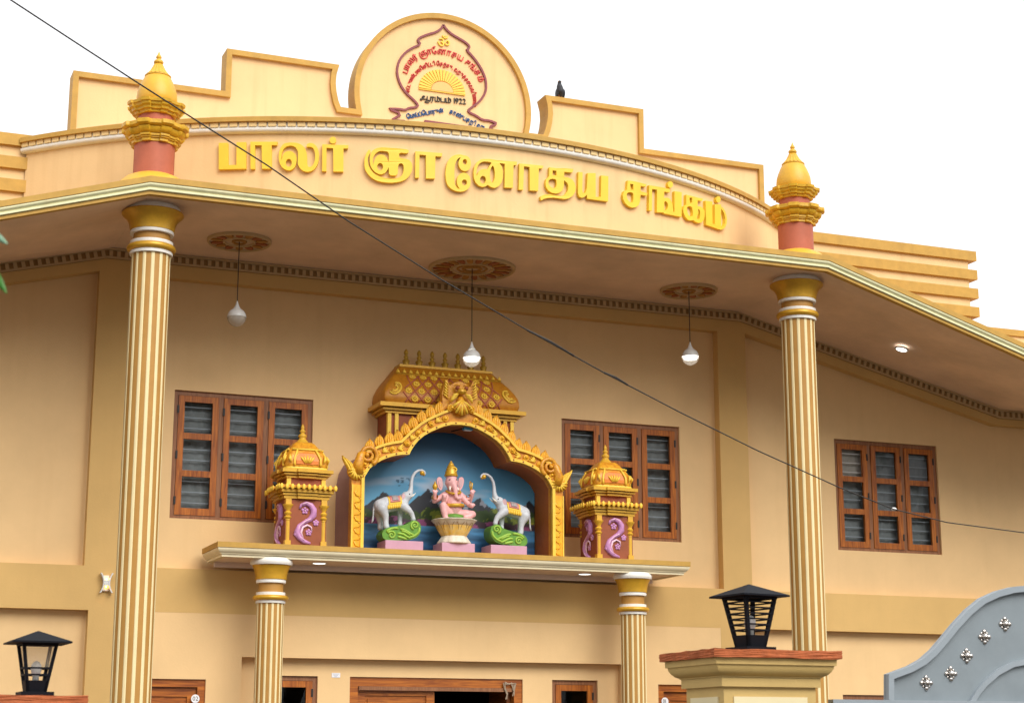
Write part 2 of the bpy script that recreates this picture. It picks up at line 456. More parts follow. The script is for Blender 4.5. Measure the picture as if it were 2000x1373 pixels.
def frieze():
    """moulded strip of small blocks where the wall meets the soffit"""
    path = [(-12, z_wall(12)), (-8.16, z_wall(8.16)), (-4.12, 7.22), (4.12, 7.22), (8.16, z_wall(8.16)), (12, z_wall(12))]
    def strip(y, za, zb, m, nm):
        b = MB(); b.sweep(path, [(FY, za), (y, za), (y, zb), (FY, zb)], lambda p, q: (p[0], q[0], p[1] + q[1])); return b.build(nm, m, HALL)
    f = strip(FY - 0.012, -0.002, -0.125, 'frieze_dark', 'soffit_frieze')
    for za, zb, y in ((-0.004, -0.026, FY - 0.05), (-0.100, -0.122, FY - 0.035)):
        b = MB(); b.sweep(path, [(FY - 0.013, za), (y, za), (y, zb), (FY - 0.013, zb)], lambda p, q: (p[0], q[0], p[1] + q[1])); b.build('fillet', 'frieze_light', f)
    bl = MB(); bl.box(-0.020, 0.020, -0.022, 0, -0.034, 0.034); me = bl.mesh('dentil', 'frieze_light')
    s = 0.087
    for seg0, seg1, cut in ((-8.16, -4.12, -5.6), (-4.12, 4.12, None), (4.12, 8.16, None), (8.16, 9.0, None)):
        n = int((seg1 - seg0) / s)
        for i in range(n):
            x = seg0 + (i + 0.5) * (seg1 - seg0) / n
            if cut is not None and x < cut: continue
            sl = (z_wall(x + .01) - z_wall(x - .01)) / .02
            o = link('dentil', me, f, (x, FY - 0.013, z_wall(x) - 0.063), (0, -math.atan(sl), 0))
frieze()

def roof_slab():
    xs = [-12, -8.16, -4.06, 4.06, 8.16, 12]
    path = [(x, z_top(x)) for x in xs]
    yE = -2.45
    pl = lambda p, q: (p[0], yE + q[0], p[1] + q[1])
    b = MB(); b.sweep(path, [(0.3, 0.0), (0.0, 0.0), (0.0, -0.064), (0.022, -0.064)], pl)
    v = []
    for x in xs: v += [(x, yE + 0.3, z_top(x)), (x, -0.001, z_wall(x) + 0.19)]
    b.add(v, [(2*i, 2*i+1, 2*i+3, 2*i+2) for i in range(len(xs)-1)])
    r = b.build('roof_slab', 'orange_trim', HALL)
    prof = [(0.022, -0.064), (0.010, -0.066), (0.006, -0.078), (0.010, -0.090), (0.022, -0.102), (0.034, -0.110), (0.036, -0.116), (0.026, -0.118), (0.026, -0.140), (0.034, -0.146), (0.056, -0.147)]
    b = MB(); b.sweep(path, prof, pl); b.build('fascia_moulding', 'cream_moulding', HALL, smooth=True)
    b = MB(); b.sweep(path, [(0.056, -0.147), (0.048, -0.149), (0.048, -0.184), (0.12, -0.184)], pl); b.build('fascia_strip', 'orange_trim', HALL)
    # soffit: from the strip back to the frieze
    b = MB(); v = []; f = []
    for i, x in enumerate(xs):
        v += [(x, yE + 0.115, z_top(x) - 0.182), (x, FY - 0.002, z_wall(x) + 0.002)]
    for i in range(len(xs) - 1): f.append((2*i, 2*i+1, 2*i+3, 2*i+2))
    b.add(v, f); b.build('soffit', 'soffit', HALL)
roof_slab()

def offs(path, d):
    """inset of an open 2-D polyline to its right-hand side"""
    out = []
    for i, p in enumerate(path):
        a = path[max(i-1, 0)]; c = path[min(i+1, len(path)-1)]
        def nrm(u, w):
            t = (w[0]-u[0], w[1]-u[1]); l = math.hypot(*t) or 1; return (t[1]/l, -t[0]/l)
        n1 = nrm(a, p) if i > 0 else nrm(p, c); n2 = nrm(p, c) if i < len(path)-1 else n1
        m = (n1[0]+n2[0], n1[1]+n2[1]); k = 2*d / max((m[0]**2 + m[1]**2), 0.35)
        out.append((p[0] + m[0]*k, p[1] + m[1]*k))
    return out

def parapet():
    half = [(-4.60, 7.42), (-4.60, 9.345), (-2.80, 9.345), (-2.80, 9.895), (-1.39, 9.895)]
    half += [(-1.425, 9.765), (-1.432, 9.65), (-1.42, 9.54), (-1.395, 9.43), (-1.36, 9.345), (-1.155, 9.345)]
    a0 = math.atan2(9.345 - 9.61, -1.155); a0 += 2*math.pi if a0 < 0 else 0
    arc = [(1.185*math.cos(a), 9.61 + 1.185*math.sin(a)) for a in np.linspace(a0, math.pi/2, 26)][1:]
    half += arc
    full = half + [(-x, z) for x, z in reversed(half[:-1])]
    b = MB(); b.plate([full], 0.0, 0.22); b.build('parapet', 'cream_parapet', HALL)
    # raised orange border: outer edge and front strip
    ins = offs(full, 0.064); b = MB(); v = []; f = []
    for p, q in zip(full, ins):
        op = p; v += [(op[0], 0.23, op[1] + 0.002), (op[0], -0.05, op[1] + 0.002), (q[0], -0.05, q[1]), (q[0], -0.001, q[1])]
    for i in range(len(full) - 1):
        for k in range(3): f.append((4*i+k, 4*i+k+1, 4*i+k+5, 4*i+k+4))
    # push the outer edge just proud of the wall plate
    for i, p in enumerate(full):
        q = ins[i]; d = (p[0]-q[0], p[1]-q[1]); l = math.hypot(*d)
        for k in (0, 1): v[4*i+k] = (p[0] + d[0]/l*0.004, v[4*i+k][1], p[1] + d[1]/l*0.004)
    b.add(v, f); b.build('parapet_border', 'orange_trim', HALL)
    # striped parapets on both sides
    for s in (-1, 1):
        b = MB(); b.plate([[(s*4.95, 6.6), (s*7.92, 6.6), (s*7.92, 8.44), (s*4.95, 8.44)]], 0.03, 0.22)
        w = b.build('side_parapet', 'cream_parapet', HALL)
        for z0, z1 in ((8.36, 8.50), (8.085, 8.225), (7.81, 7.955), (7.545, 7.685)):
            xa, xb = sorted((s*4.93, s*8.035)); b = MB(); b.box(xa, xb, -0.018, 0.26, z0, z1); b.build('stripe', 'orange_trim', w)
        xa, xb = sorted((s*7.93, s*12)); b = MB(); b.box(xa, xb, 0.03, 0.2, 6.0, 7.33); w = b.build('wing_parapet', 'cream_parapet', HALL)
        b = MB(); b.box(xa, xb, 0.0, 0.23, 7.33, 7.42); b.build('coping', 'orange_trim', w)
parapet()

CYC, RW = 4.59, 6.84
def arc_pt(r, a, z): return (r*math.sin(a), CYC - r*math.cos(a), z)
def sign_wall():
    A = math.acos(CYC / RW) ; angs = np.linspace(-A, A, 97)
    b = MB(); b.sweep(list(angs), [(RW, 7.30), (RW, 8.40), (RW - 0.2, 8.40), (RW - 0.2, 7.30)], lambda a, q: arc_pt(q[0], a, q[1]))
    w = b.build('sign_wall', 'cream_parapet', HALL, smooth=True)
    B = math.acos((CYC + 0.03) / 6.92); an2 = np.linspace(-B, B, 97)
    def ring(prof, nm, m): b = MB(); b.sweep(list(an2), prof, lambda a, q: arc_pt(q[0], a, q[1])); return b.build(nm, m, w, smooth=True)
    ring([(RW - 0.15, 8.445), (6.93, 8.445), (6.93, 8.392), (6.885, 8.392)], 'cornice_band', 'orange_trim')
    ring([(6.885, 8.392), (6.882, 8.391), (6.882, 8.322)], 'cornice_backing', 'white_paint')
    ring([(6.882, 8.322), (6.905, 8.322), (6.905, 8.300), (6.892, 8.284), (6.870, 8.275), (RW - 0.001, 8.272)], 'cornice_bead', 'white_paint')
    d = MB(); d.box(-0.043, 0.043, -0.020, 0.0, -0.024, 0.024); me = d.mesh('dentil', 'dentil_block')
    n = 107
    for i in range(n):
        a = -B + (i + 0.5) * 2*B/n; p = arc_pt(6.883, a, 8.366)
        link('dentil', me, w, p, (0, 0, a))
    b = MB(); pts = [(RW-0.1)*math.sin(a) for a in angs]
    v = [arc_pt(RW - 0.1, a, 8.41) for a in angs] + [(arc_pt(RW - 0.1, a, 8.41)[0], 0.02, 8.41) for a in angs]; n = len(angs)
    b.add(v, [(i, i+1, n+i+1, n+i) for i in range(n-1)]); b.build('balcony_roof', 'soffit', HALL)
sign_wall()

def ressaut(k=8, w=0.22, amp=0.10, ph=0.0):
    def f(a):
        t = ((a - ph) * k / (2*math.pi)) % 1.0; t = min(t, 1-t) * (2*math.pi/k)
        return (1 + amp) if t < w else 1.0 + 0.02*math.cos(t*6)
    return f
def turret(x, y, s):
    t = MB(); t.lathe([(0.215, 7.45), (0.215, 7.96)], (x, y, 0), 40); T = t.build('turret', 'terracotta', HALL, smooth=True)
    b = MB(); b.lathe([(0.40, 7.386), (0.385, 7.42), (0.345, 7.47), (0.30, 7.51), (0.255, 7.535), (0.225, 7.548), (0.217, 7.548)], (x, y, 0), 40, cap=False); b.build('base', 'bright_gold', T, smooth=True)
    ph = rad(12)
    b = MB(); b.lathe([(0.18, 7.885), (0.228, 7.885), (0.228, 7.918), (0.246, 7.920), (0.246, 7.928), (0.238, 7.932), (0.258, 7.936), (0.258, 7.958), (0.246, 7.962), (0.272, 7.972), (0.292, 7.998), (0.298, 8.024), (0.284, 8.030), (0.318, 8.040), (0.330, 8.052), (0.330, 8.090), (0.318, 8.097), (0.18, 8.098)], (x, y, 0), 160, ressaut(8, 0.19, 0.10, ph))
    b.build('lower_cornice', 'turret_gold', T, smooth=True)
    b = MB(); b.lathe([(0.19, 8.08), (0.185, 8.25)], (x, y, 0), 40); b.build('neck', 'terracotta', T, smooth=True)
    b = MB(); b.lathe([(0.17, 8.215), (0.205, 8.217), (0.212, 8.245), (0.235, 8.247), (0.24, 8.27), (0.262, 8.285), (0.268, 8.31), (0.283, 8.315), (0.288, 8.345), (0.27, 8.352), (0.17, 8.354)], (x, y, 0), 160, ressaut(8, 0.18, 0.10, ph))
    b.build('upper_cornice', 'turret_gold', T, smooth=True)
    b = MB(); b.lathe([(0.195, 8.354), (0.212, 8.39), (0.216, 8.43), (0.208, 8.50), (0.19, 8.56), (0.165, 8.62), (0.142, 8.665), (0.135, 8.675), (0.142, 8.678), (0.142, 8.688), (0.13, 8.692)], (x, y, 0), 40)
    b.build('dome', 'bright_gold', T, smooth=True)
    b = MB(); b.lathe([(0.131, 8.692), (0.110, 8.712), (0.078, 8.755), (0.056, 8.80), (0.046, 8.825)], (x, y, 0), 96, lambda a: 1 + 0.06*math.cos(16*a)); b.build('petal_cone', 'bright_gold', T, smooth='all')
    b = MB(); b.lathe([(0.03, 8.825), (0.05, 8.838), (0.053, 8.855), (0.04, 8.875), (0.022, 8.883), (0.022, 8.892), (0.031, 8.902), (0.028, 8.918), (0.012, 8.945), (0.003, 8.975)], (x, y, 0), 20); b.build('finial', 'bright_gold', T, smooth='all')
for s in (-1, 1): turret(s*3.94, -1.9, s)

def column(x, y, zt, k, r0, r1, nst, caps):
    """caps: list of (name, material, profile); k scales nothing, kept in metres"""
    c = MB(); c.lathe([(r1, 0.0), (r0, zt)], (x, y, 0), 56); C_ = c.build('column', 'column_ochre', HALL, smooth=True)
    for i in range(nst):
        a = 2*math.pi*(i + 0.35)/nst; hw = math.pi/nst*0.40; b = MB(); v = []
        for rr, z in ((r1, 0.02), (r0, zt - 0.004)):
            for da in (-hw, -hw*0.5, hw*0.5, hw):
                q = rr + (0.001 if abs(da) == hw else 0.005)
                v.append((x + q*math.cos(a+da), y + q*math.sin(a+da), z))
        b.add(v, [(0,1,5,4), (1,2,6,5), (2,3,7,6)]); b.build('stripe', 'column_cream', C_)
    for nm, m, prof in caps:
        b = MB(); b.lathe(prof, (x, y, 0), 48, cap=False); b.build(nm, m, C_, smooth=True)
    b = MB(); b.box(x-r1*1.5, x+r1*1.5, y-r1*1.5, y+r1*1.5, 0.004, 0.35); b.build('base', 'column_ochre', C_)
big = [('ring', 'white_paint', [(0.19, 6.68), (0.222, 6.68), (0.226, 6.697), (0.222, 6.714), (0.19, 6.714)]),
       ('torus', 'gold_paint', [(0.19, 6.714)] + [(0.215 + 0.042*math.cos(t), 6.752 + 0.038*math.sin(t)) for t in np.linspace(-1.57, 1.57, 11)] + [(0.19, 6.79)]),
       ('ring', 'white_paint', [(0.19, 6.79), (0.224, 6.79), (0.227, 6.807), (0.224, 6.824), (0.19, 6.824)]),
       ('neck', 'column_ochre', [(0.192, 6.824), (0.192, 6.905)]),
       ('ring', 'white_paint', [(0.19, 6.905), (0.226, 6.905), (0.230, 6.922), (0.226, 6.940), (0.19, 6.94)]),
       ('capital', 'gold_paint', [(0.19, 6.94), (0.232, 6.94), (0.236, 6.975), (0.246, 7.02), (0.264, 7.06), (0.292, 7.092), (0.318, 7.112), (0.326, 7.128), (0.322, 7.142), (0.30, 7.148), (0.2, 7.148)]),
       ('abacus', 'white_paint', [(0.2, 7.148), (0.288, 7.148), (0.292, 7.165), (0.288, 7.185), (0.276, 7.204), (0.2, 7.206)])]
for s in (-1, 1): column(s*3.925, -1.9, 6.69, 1, 0.198, 0.198, 14, big)

# porch canopy on its two small columns
def canopy():
    X, Yf = 2.89, -0.94
    path = [(-1, 0.0), (-1, 1), (1, 1), (1, 0.0)]
    def place(p, q):
        return (p[0]*(X - q[0]), (Yf + q[0]) if p[1] else FY, q[1])
    def strip(prof, nm, m, par): b = MB(); b.sweep(path, prof, place); return b.build(nm, m, par, smooth=True)
    C_ = strip([(0.6, 3.82), (0.0, 3.82), (0.0, 3.762), (0.018, 3.762)], 'canopy', 'orange_trim', HALL)
    strip([(0.018, 3.762), (0.008, 3.760), (0.008, 3.748), (0.014, 3.732), (0.026, 3.716), (0.040, 3.706), (0.046, 3.700)], 'moulding', 'canopy_moulding', C_)
    strip([(0.046, 3.700), (0.046, 3.694), (0.062, 3.690), (0.062, 3.664), (0.108, 3.664), (0.108, 3.676)], 'lip', 'canopy_moulding', C_)
    b = MB(); b.quad((-X + .1, Yf + .1, 3.674), (X - .1, Yf + .1, 3.674), (X - .1, FY, 3.674), (-X + .1, FY, 3.674)); b.build('canopy_soffit', 'canopy_soffit', C_)
    b = MB(); b.quad((-X + .3, Yf + .3, 3.819), (X - .3, Yf + .3, 3.819), (X - .3, 0, 3.819), (-X + .3, 0, 3.819)); b.build('canopy_top', 'orange_trim', C_)
    b = MB(); b.box(-X + .14, X - .14, FY - 0.05, FY - 0.001, 3.617, 3.6738); b.build('wall_strip', 'canopy_soffit', C_)
canopy()
small = [('ring', 'white_paint', [(0.13, 3.182), (0.163, 3.182), (0.166, 3.198), (0.163, 3.213), (0.13, 3.213)]),
         ('torus', 'gold_paint', [(0.13, 3.213)] + [(0.165 + 0.034*math.cos(t), 3.241 + 0.029*math.sin(t)) for t in np.linspace(-1.57, 1.57, 11)] + [(0.13, 3.27)]),
         ('ring', 'white_paint', [(0.13, 3.27), (0.162, 3.27), (0.162, 3.302), (0.13, 3.302)]),
         ('neck', 'column_ochre', [(0.138, 3.30), (0.138, 3.405)]),
         ('ring', 'white_paint', [(0.13, 3.405), (0.162, 3.405), (0.166, 3.424), (0.162, 3.444), (0.13, 3.444)]),
         ('capital', 'gold_paint', [(0.13, 3.444), (0.172, 3.444), (0.176, 3.49), (0.186, 3.54), (0.202, 3.578), (0.214, 3.60), (0.2, 3.606)]),
         ('abacus', 'white_paint', [(0.1, 3.60), (0.226, 3.602), (0.236, 3.622), (0.236, 3.645), (0.226, 3.662), (0.218, 3.675)])]
for s in (-1, 1): column(s*2.225, -0.70, 3.185, 1, 0.146, 0.146, 14, small)

# ------------------------------------------------------------------ windows and doors (parts of the hall)
def bar(b, x0, x1, z0, z1, y0, y1): b.box(x0, x1, y0, y1, z0, z1)
def window(x0, x1, z0, z1, cols=3, rows=3, hinge='L', missing=(), yf=0.03, curtain=True, bars=True):
    fw = 0.052; mul = 0.055
    b = MB(); y0, y1 = yf, yf + 0.11
    for a, c in ((x0, x0+fw), (x1-fw, x1)): bar(b, a, c, z0, z1, y0, y1)
    for a, c in ((z0, z0+fw*0.8), (z1-fw, z1)): bar(b, x0+fw, x1-fw, a, c, y0+0.002, y1)
    cw = ((x1-x0) - 2*fw - (cols-1)*mul)/cols
    for i in range(cols-1):
        xm = x0 + fw + (i+1)*cw + i*mul; bar(b, xm, xm+mul, z0+fw*0.8, z1-fw, y0+0.004, y1)
    W = b.build('window', 'wood_frame', HALL)
    zb, zt = z0 + fw*0.8, z1 - fw
    for i in range(cols):
        xa = x0 + fw + i*(cw+mul) + 0.004; xb = xa + cw - 0.008; st = 0.072; s = MB()
        ys, ye = yf - 0.008, yf + 0.035
        s.box(xa, xa+st, ys, ye, zb+.004, zt-.004); s.box(xb-st, xb, ys, ye, zb+.004, zt-.004)
        rail = [(zb+.004, zb+0.085)]; H = (zt - 0.075) - (zb + 0.085); ph = (H - (rows-1)*0.072)/rows
        for j in range(1, rows): z = zb + 0.085 + j*ph + (j-1)*0.072; rail.append((z, z+0.072))
        rail.append((zt-0.075, zt-.004))
        for a, c in rail: s.box(xa+st, xb-st, ys+0.003, ye, a, c)
        s.build('sash', 'wood_v', W)
        for j in range(rows):
            if (i, rows-1-j) in missing: continue
            z = zb + 0.085 + j*(ph+0.072); g = MB()
            g.quad((xa+st-.003, ys+0.024, z-.003), (xb-st+.003, ys+0.024, z-.003), (xb-st+.003, ys+0.024+random.uniform(-.004, .004), z+ph+.003), (xa+st-.003, ys+0.024+random.uniform(-.003, .003), z+ph+.003))
            g.build('pane', 'glass', W, raw=True)
        hx = xa if hinge == 'L' else xb
        for t in (0.12, 0.5, 0.88):
            h = MB(); z = zb + t*(zt-zb); h.box(hx-0.013, hx+0.009, ys-0.006, ys+0.02, z-0.045, z+0.045); h.build('hinge', 'hinge_black', W)
    if bars:
        n = int((z1-z0)/0.115)
        for k in range(n):
            z = z0 + (k+0.6)*(z1-z0)/n; g = MB(); g.box(x0+fw, x1-fw, yf+0.075, yf+0.085, z-0.005, z+0.005); g.build('grille_bar', 'grille_white', W)
    if curtain:
        c = MB(); n = 90; v = []; f = []
        for i in range(n+1):
            x = x0 + (x1-x0)*i/n; y = yf + 0.135 + 0.006*math.sin(x*46 + 1.4*math.sin(x*9)); v += [(x, y, z0), (x, y, z1)]
        for i in range(n): f.append((2*i, 2*i+2, 2*i+3, 2*i+1))
        c.add(v, f); c.build('curtain', 'curtain', W, smooth='all')
    return W
window(*WIN[0], WZ0, WZ1, hinge='L')
window(*WIN[1], WZ0, WZ1, hinge='R')
window(*WIN[2], WZ0, WZ1, hinge='R', missing={(0, 0)})
window(*WIN[3], WZ0, WZ1, hinge='L')
for w in SIDE_WIN: window(*w, cols=1, rows=1, hinge='R', curtain=False, bars=False)
window(*LOW_WIN[0], cols=3, rows=2, hinge='R')

def panel_leaf(b, x0, x1, z0, z1, y, th=0.04, rows=3):
    st = 0.10
    b.box(x0, x0+st, y, y+th, z0, z1); b.box(x1-st, x1, y, y+th, z0, z1)
    hs_ = np.linspace(z0, z1, rows+1)
    for i in range(rows+1):
        a, c = (hs_[i]-0.05, hs_[i]+0.05); a = max(a, z0); c = min(c, z1)
        if i == 0: c += .06
        if i == rows: a -= .05
        b.box(x0+st, x1-st, y+0.002, y+th, a, c)
    for i in range(rows):
        a, c = hs_[i]+0.05 + (.06 if i == 0 else 0), hs_[i+1]-0.05 - (.05 if i == rows-1 else 0)
        b.box(x0+st, x1-st, y+0.022, y+th, a, c)
        b.box(x0+st+.035, x1-st-.035, y+0.008, y+0.0215, a+.035, c-.035)
def door(x0, x1, z0, z1, yf, leaves, fw=0.085):
    b = MB(); b.box(x0, x0+fw, yf, yf+.12, z0, z1); b.box(x1-fw, x1, yf, yf+.12, z0, z1); b.box(x0+fw, x1-fw, yf+.002, yf+.12, z1-fw, z1)
    D = b.build('door', 'wood_h', HALL)
    for (a, c) in leaves:
        l = MB(); panel_leaf(l, a, c, z0+.01, z1-fw-.004, yf+.045); l.build('leaf', 'wood_h', D)
    return D
d = door(*DOOR, 0.02, [(-0.975, -0.02)], 0.105)
b = MB(); b.box(-0.97, 0.97, 0.0, 0.06, DOOR[3]-0.150, DOOR[3]-0.107); b.build('lintel_moulding', 'wood_frame', d)
l = MB(); panel_leaf(l, 0, 0.95, 0.31, DOOR[3]-0.11, 0.0)
o = l.build('leaf', 'wood_h', d); o.location = (0.97, 0.14, 0); o.rotation_euler = (0, 0, rad(82))
_d02 = door(*END_DOOR[0], -0.10, [(-3.572, -2.878)]); _d01 = door(*END_DOOR[1], -0.10, [(2.918, 3.532)])
def number_plate(par, px, py, txt):
    x, z = XZ(px, py, -0.07); b = MB(); v = [(x + 0.047*math.cos(t), 0, z + 0.047*math.sin(t)) for t in np.linspace(0, 2*math.pi, 25)[:-1]]
    b.prism([[(p[0], p[2]) for p in v]], lambda p: (p[0], -0.112, p[1]), lambda p: (p[0], -0.104, p[1]))
    pl = b.build('number_plate', 'paper_white', par); t = MB(); cur = x - 0.030
    for (vv, ff, a, c) in glyph_mesh(txt, 0.066):
        t.add([(cur + (q[0]-a)*0.95, -0.1135, z - 0.021 + q[1]) for q in vv], ff); cur += (c-a)*0.95 + 0.006
    t.build('numerals', 'black_letter', par)
number_plate(_d02, 380, 1364, '02'); number_plate(_d01, 1296, 1369, '01')
# ================================================================== RAISED LETTERS ON THE CURVED WALL
SIGN = thing('sign_lettering', 'large raised yellow Tamil letters fixed along the curved cream wall', 'lettering', (0, -2.2, 7.6))
def ell(cx, cy, rx, ry, n=20): return [(cx + rx*math.cos(t), cy + ry*math.sin(t)) for t in np.linspace(0, 2*math.pi, n, endpoint=False)]
def rnd(c, it=1):
    """soften the corners of a curved contour"""
    for _ in range(it):
        o = []
        for i, p in enumerate(c):
            q = c[(i+1) % len(c)]; o += [(p[0]*.8+q[0]*.2, p[1]*.8+q[1]*.2), (p[0]*.2+q[0]*.8, p[1]*.2+q[1]*.8)]
        c = o
    return c
B1, B2, B3, B4 = (420, 265, .065), (535, 265, .08), (700, 280, .085), (860, 295, .08)
B5, B6, B7, B8 = (980, 310, .075), (1120, 325, .075), (1205, 345, .06556), (1310, 370, .06192)
LET = [
 (B1, [[(110,225),(385,220),(390,890),(640,885),(645,205),(930,200),(930,1000),(110,1020)]]),
 (B1, [[(1060,190),(1880,190),(1860,290),(1700,290),(1700,1000),(1410,1000),(1400,295),(1200,295),(1195,1005),(1065,1005)]]),
 (B2, [rnd([(260,190),(400,170),(560,180),(680,230),(760,310),(800,420),(810,560),(812,700),(840,770),(890,775),(940,740),(985,660),(1005,560),(1005,440),(985,360),(950,300),(900,275),(800,280),(800,215),(870,180),(950,190),(1030,250),(1080,340),(1105,470),(1095,600),(1060,720),(990,820),(900,875),(800,890),(700,860),(620,780),(580,690),(585,560),(592,450),(580,370),(530,290),(470,255),(400,245),(310,265),(240,320),(200,400),(185,500),(185,620),(215,480),(250,420),(310,385),(390,375),(460,400),(520,450),(550,520),(555,600),(540,690),(510,770),(450,830),(360,855),(270,830),(190,770),(140,680),(115,560),(120,430),(150,320),(200,240)]), ell(362,668,74,98)]),
 (B2, [[(1180,215),(1820,240),(1810,320),(1700,315),(1695,885),(1450,880),(1445,310),(1285,300),(1280,875),(1175,870)]]),
 (B2, [ell(1440,115,82,84)]),
 (B3, [rnd([(245,140),(180,230),(145,340),(135,460),(150,590),(210,700),(310,800),(440,870),(600,900),(760,910),(920,895),(1060,850),(1160,770),(1230,650),(1245,540),(1225,450),(1170,390),(1090,360),(940,345),(935,215),(1145,235),(1165,150),(900,120),(720,110),(560,95),(440,110),(350,150),(300,200),(265,290),(258,400),(275,510),(320,600),(390,670),(470,710),(540,715),(620,680),(670,610),(695,540),(705,740),(905,745),(915,490),(975,455),(1025,480),(1045,550),(1035,660),(1000,740),(940,790),(840,815),(720,815),(600,800),(480,765),(370,705),(290,620),(235,520),(212,400),(225,310),(290,190)]),
      rnd([(340,500),(330,400),(345,310),(400,230),(480,180),(560,175),(700,200),(702,400),(690,430),(650,330),(580,270),(500,260),(430,290),(380,360),(355,440)]), ell(500,540,68,85)]),
 (B3, [[(1310,185),(1930,230),(1915,310),(1770,300),(1760,815),(1555,810),(1550,275),(1405,265),(1395,795),(1305,795)]]),
 (B4, [rnd([(480,85),(560,110),(640,120),(700,160),(740,230),(750,320),(730,420),(680,480),(600,500),(520,470),(465,400),(440,300),(460,220),(510,150),(440,180),(390,250),(355,350),(345,500),(345,640),(350,760),(370,850),(420,910),(480,935),(425,850),(405,760),(410,680),(440,600),(500,545),(580,530),(660,560),(720,630),(745,730),(735,840),(690,920),(610,975),(500,1000),(390,985),(270,930),(180,840),(140,720),(125,560),(140,400),(180,260),(260,150),(360,100)]), ell(600,268,52,68), ell(590,770,62,72)]),
 (B4, [[(1000,205),(1200,200),(1420,235),(1870,265),(1865,350),(1790,350),(1775,905),(1570,895),(1575,315),(1440,295),(1500,380),(1530,500),(1530,640),(1500,770),(1430,860),(1340,905),(1250,890),(1160,830),(1100,870),(1030,880),(940,850),(860,770),(820,660),(810,520),(830,390),(890,280)],
      rnd([(900,400),(950,310),(1040,262),(1150,262),(1265,288),(1200,360),(1160,450),(1080,440),(980,460),(920,530),(890,620),(878,520)]), rnd([(1280,350),(1320,430),(1335,560),(1325,680),(1290,770),(1250,770),(1215,680),(1210,560),(1230,430)]), ell(1042,705,72,95)]),
 (B5, [[(460,130),(1090,190),(1060,260),(965,260),(950,845),(730,830),(725,220),(580,200),(560,815),(445,810)]]),
 (B5, [[(1240,230),(1440,255),(1640,255),(1870,270),(1840,370),(1630,345),(1625,480),(1720,490),(1830,540),(1900,640),(1930,760),(1910,880),(1840,980),(1740,1040),(1640,1055),(1500,1035),(1350,1015),(1200,1025),(1100,1050),(1030,1090),(1010,1060),(1010,985),(1100,945),(1250,930),(1400,960),(1560,975),(1660,930),(1720,840),(1735,720),(1710,640),(1625,565),(1620,720),(1590,820),(1510,890),(1410,910),(1300,890),(1210,830),(1155,740),(1140,640),(1155,540),(1230,470),(1235,400)],
      [(1325,305),(1425,320),(1425,440),(1320,430)], rnd([(1220,570),(1290,525),(1420,535),(1430,700),(1400,760),(1320,770),(1250,720),(1215,650)])]),
 (B6, [[(130,150),(240,160),(235,400),(230,620),(250,700),(310,690),(350,580),(370,180),(580,180),(580,800),(715,795),(725,240),(910,260),(905,920),(360,845),(350,740),(290,800),(220,825),(150,790),(120,700),(125,400)]]),
 (B7, [[(320,120),(540,150),(700,190),(880,235),(860,310),(705,280),(705,440),(910,500),(895,580),(705,545),(690,740),(650,850),(570,915),(460,930),(350,890),(250,800),(190,680),(175,560),(210,440),(300,390),(310,260)],
      [(395,215),(490,235),(490,400),(410,390)], rnd([(290,530),(330,475),(420,465),(490,500),(490,740),(430,780),(360,750),(300,650)])]),
 (B7, [[(960,260),(1200,300),(1430,340),(1590,380),(1570,480),(1410,450),(1402,640),(1510,630),(1600,690),(1650,800),(1670,950),(1680,1050),(1715,1060),(1715,440),(1930,470),(1925,1210),(1400,1100),(1395,1075),(1190,1065),(1195,395),(1050,370),(1040,1020),(950,1010)],
      rnd([(1412,745),(1460,735),(1510,790),(1525,880),(1500,980),(1440,1010),(1412,1000)])]),
 (B7, [ell(1595,240,75,100)]),
 (B8, [[(490,170),(690,220),(850,265),(1020,300),(980,375),(850,345),(850,540),(930,540),(1010,590),(1070,690),(1075,820),(1050,950),(980,1050),(880,1065),(790,1030),(720,970),(640,985),(550,965),(470,880),(410,760),(395,640),(430,530),(490,490),(490,300)],
      [(595,265),(675,265),(675,420),(620,440),(600,350)], rnd([(520,550),(600,530),(670,560),(700,700),(700,850),(640,860),(560,820),(515,680)]), rnd([(860,610),(920,660),(935,780),(910,950),(830,930),(825,860),(880,760)])]),
 (B8, [[(1100,360),(1310,390),(1320,1090),(1395,1100),(1390,470),(1590,480),(1592,545),(1660,590),(1720,700),(1760,830),(1780,950),(1765,1090),(1720,1200),(1650,1260),(1580,1275),(1120,1120)],
      [(1593,610),(1650,680),(1700,800),(1725,930),(1715,1080),(1670,1180),(1593,1195)]]),
 (B8, [ell(1505,320,70,100)]),
]
RF = RW + 0.042
for bx_, cons in LET:
    px = lambda p: (bx_[0] + p[0]*bx_[2], bx_[1] + p[1]*bx_[2])
    def fr(p):
        q = px(p); return on_cyl(q[0], q[1], RF)
    def bk(p):
        q = on_cyl(*px(p), RF); s = (RW - 0.004)/RF
        return (q[0]*s, CYC + (q[1]-CYC)*s, q[2])
    b = MB(); b.prism(cons, fr, bk, False); b.build('letter', 'letter_yellow', SIGN)

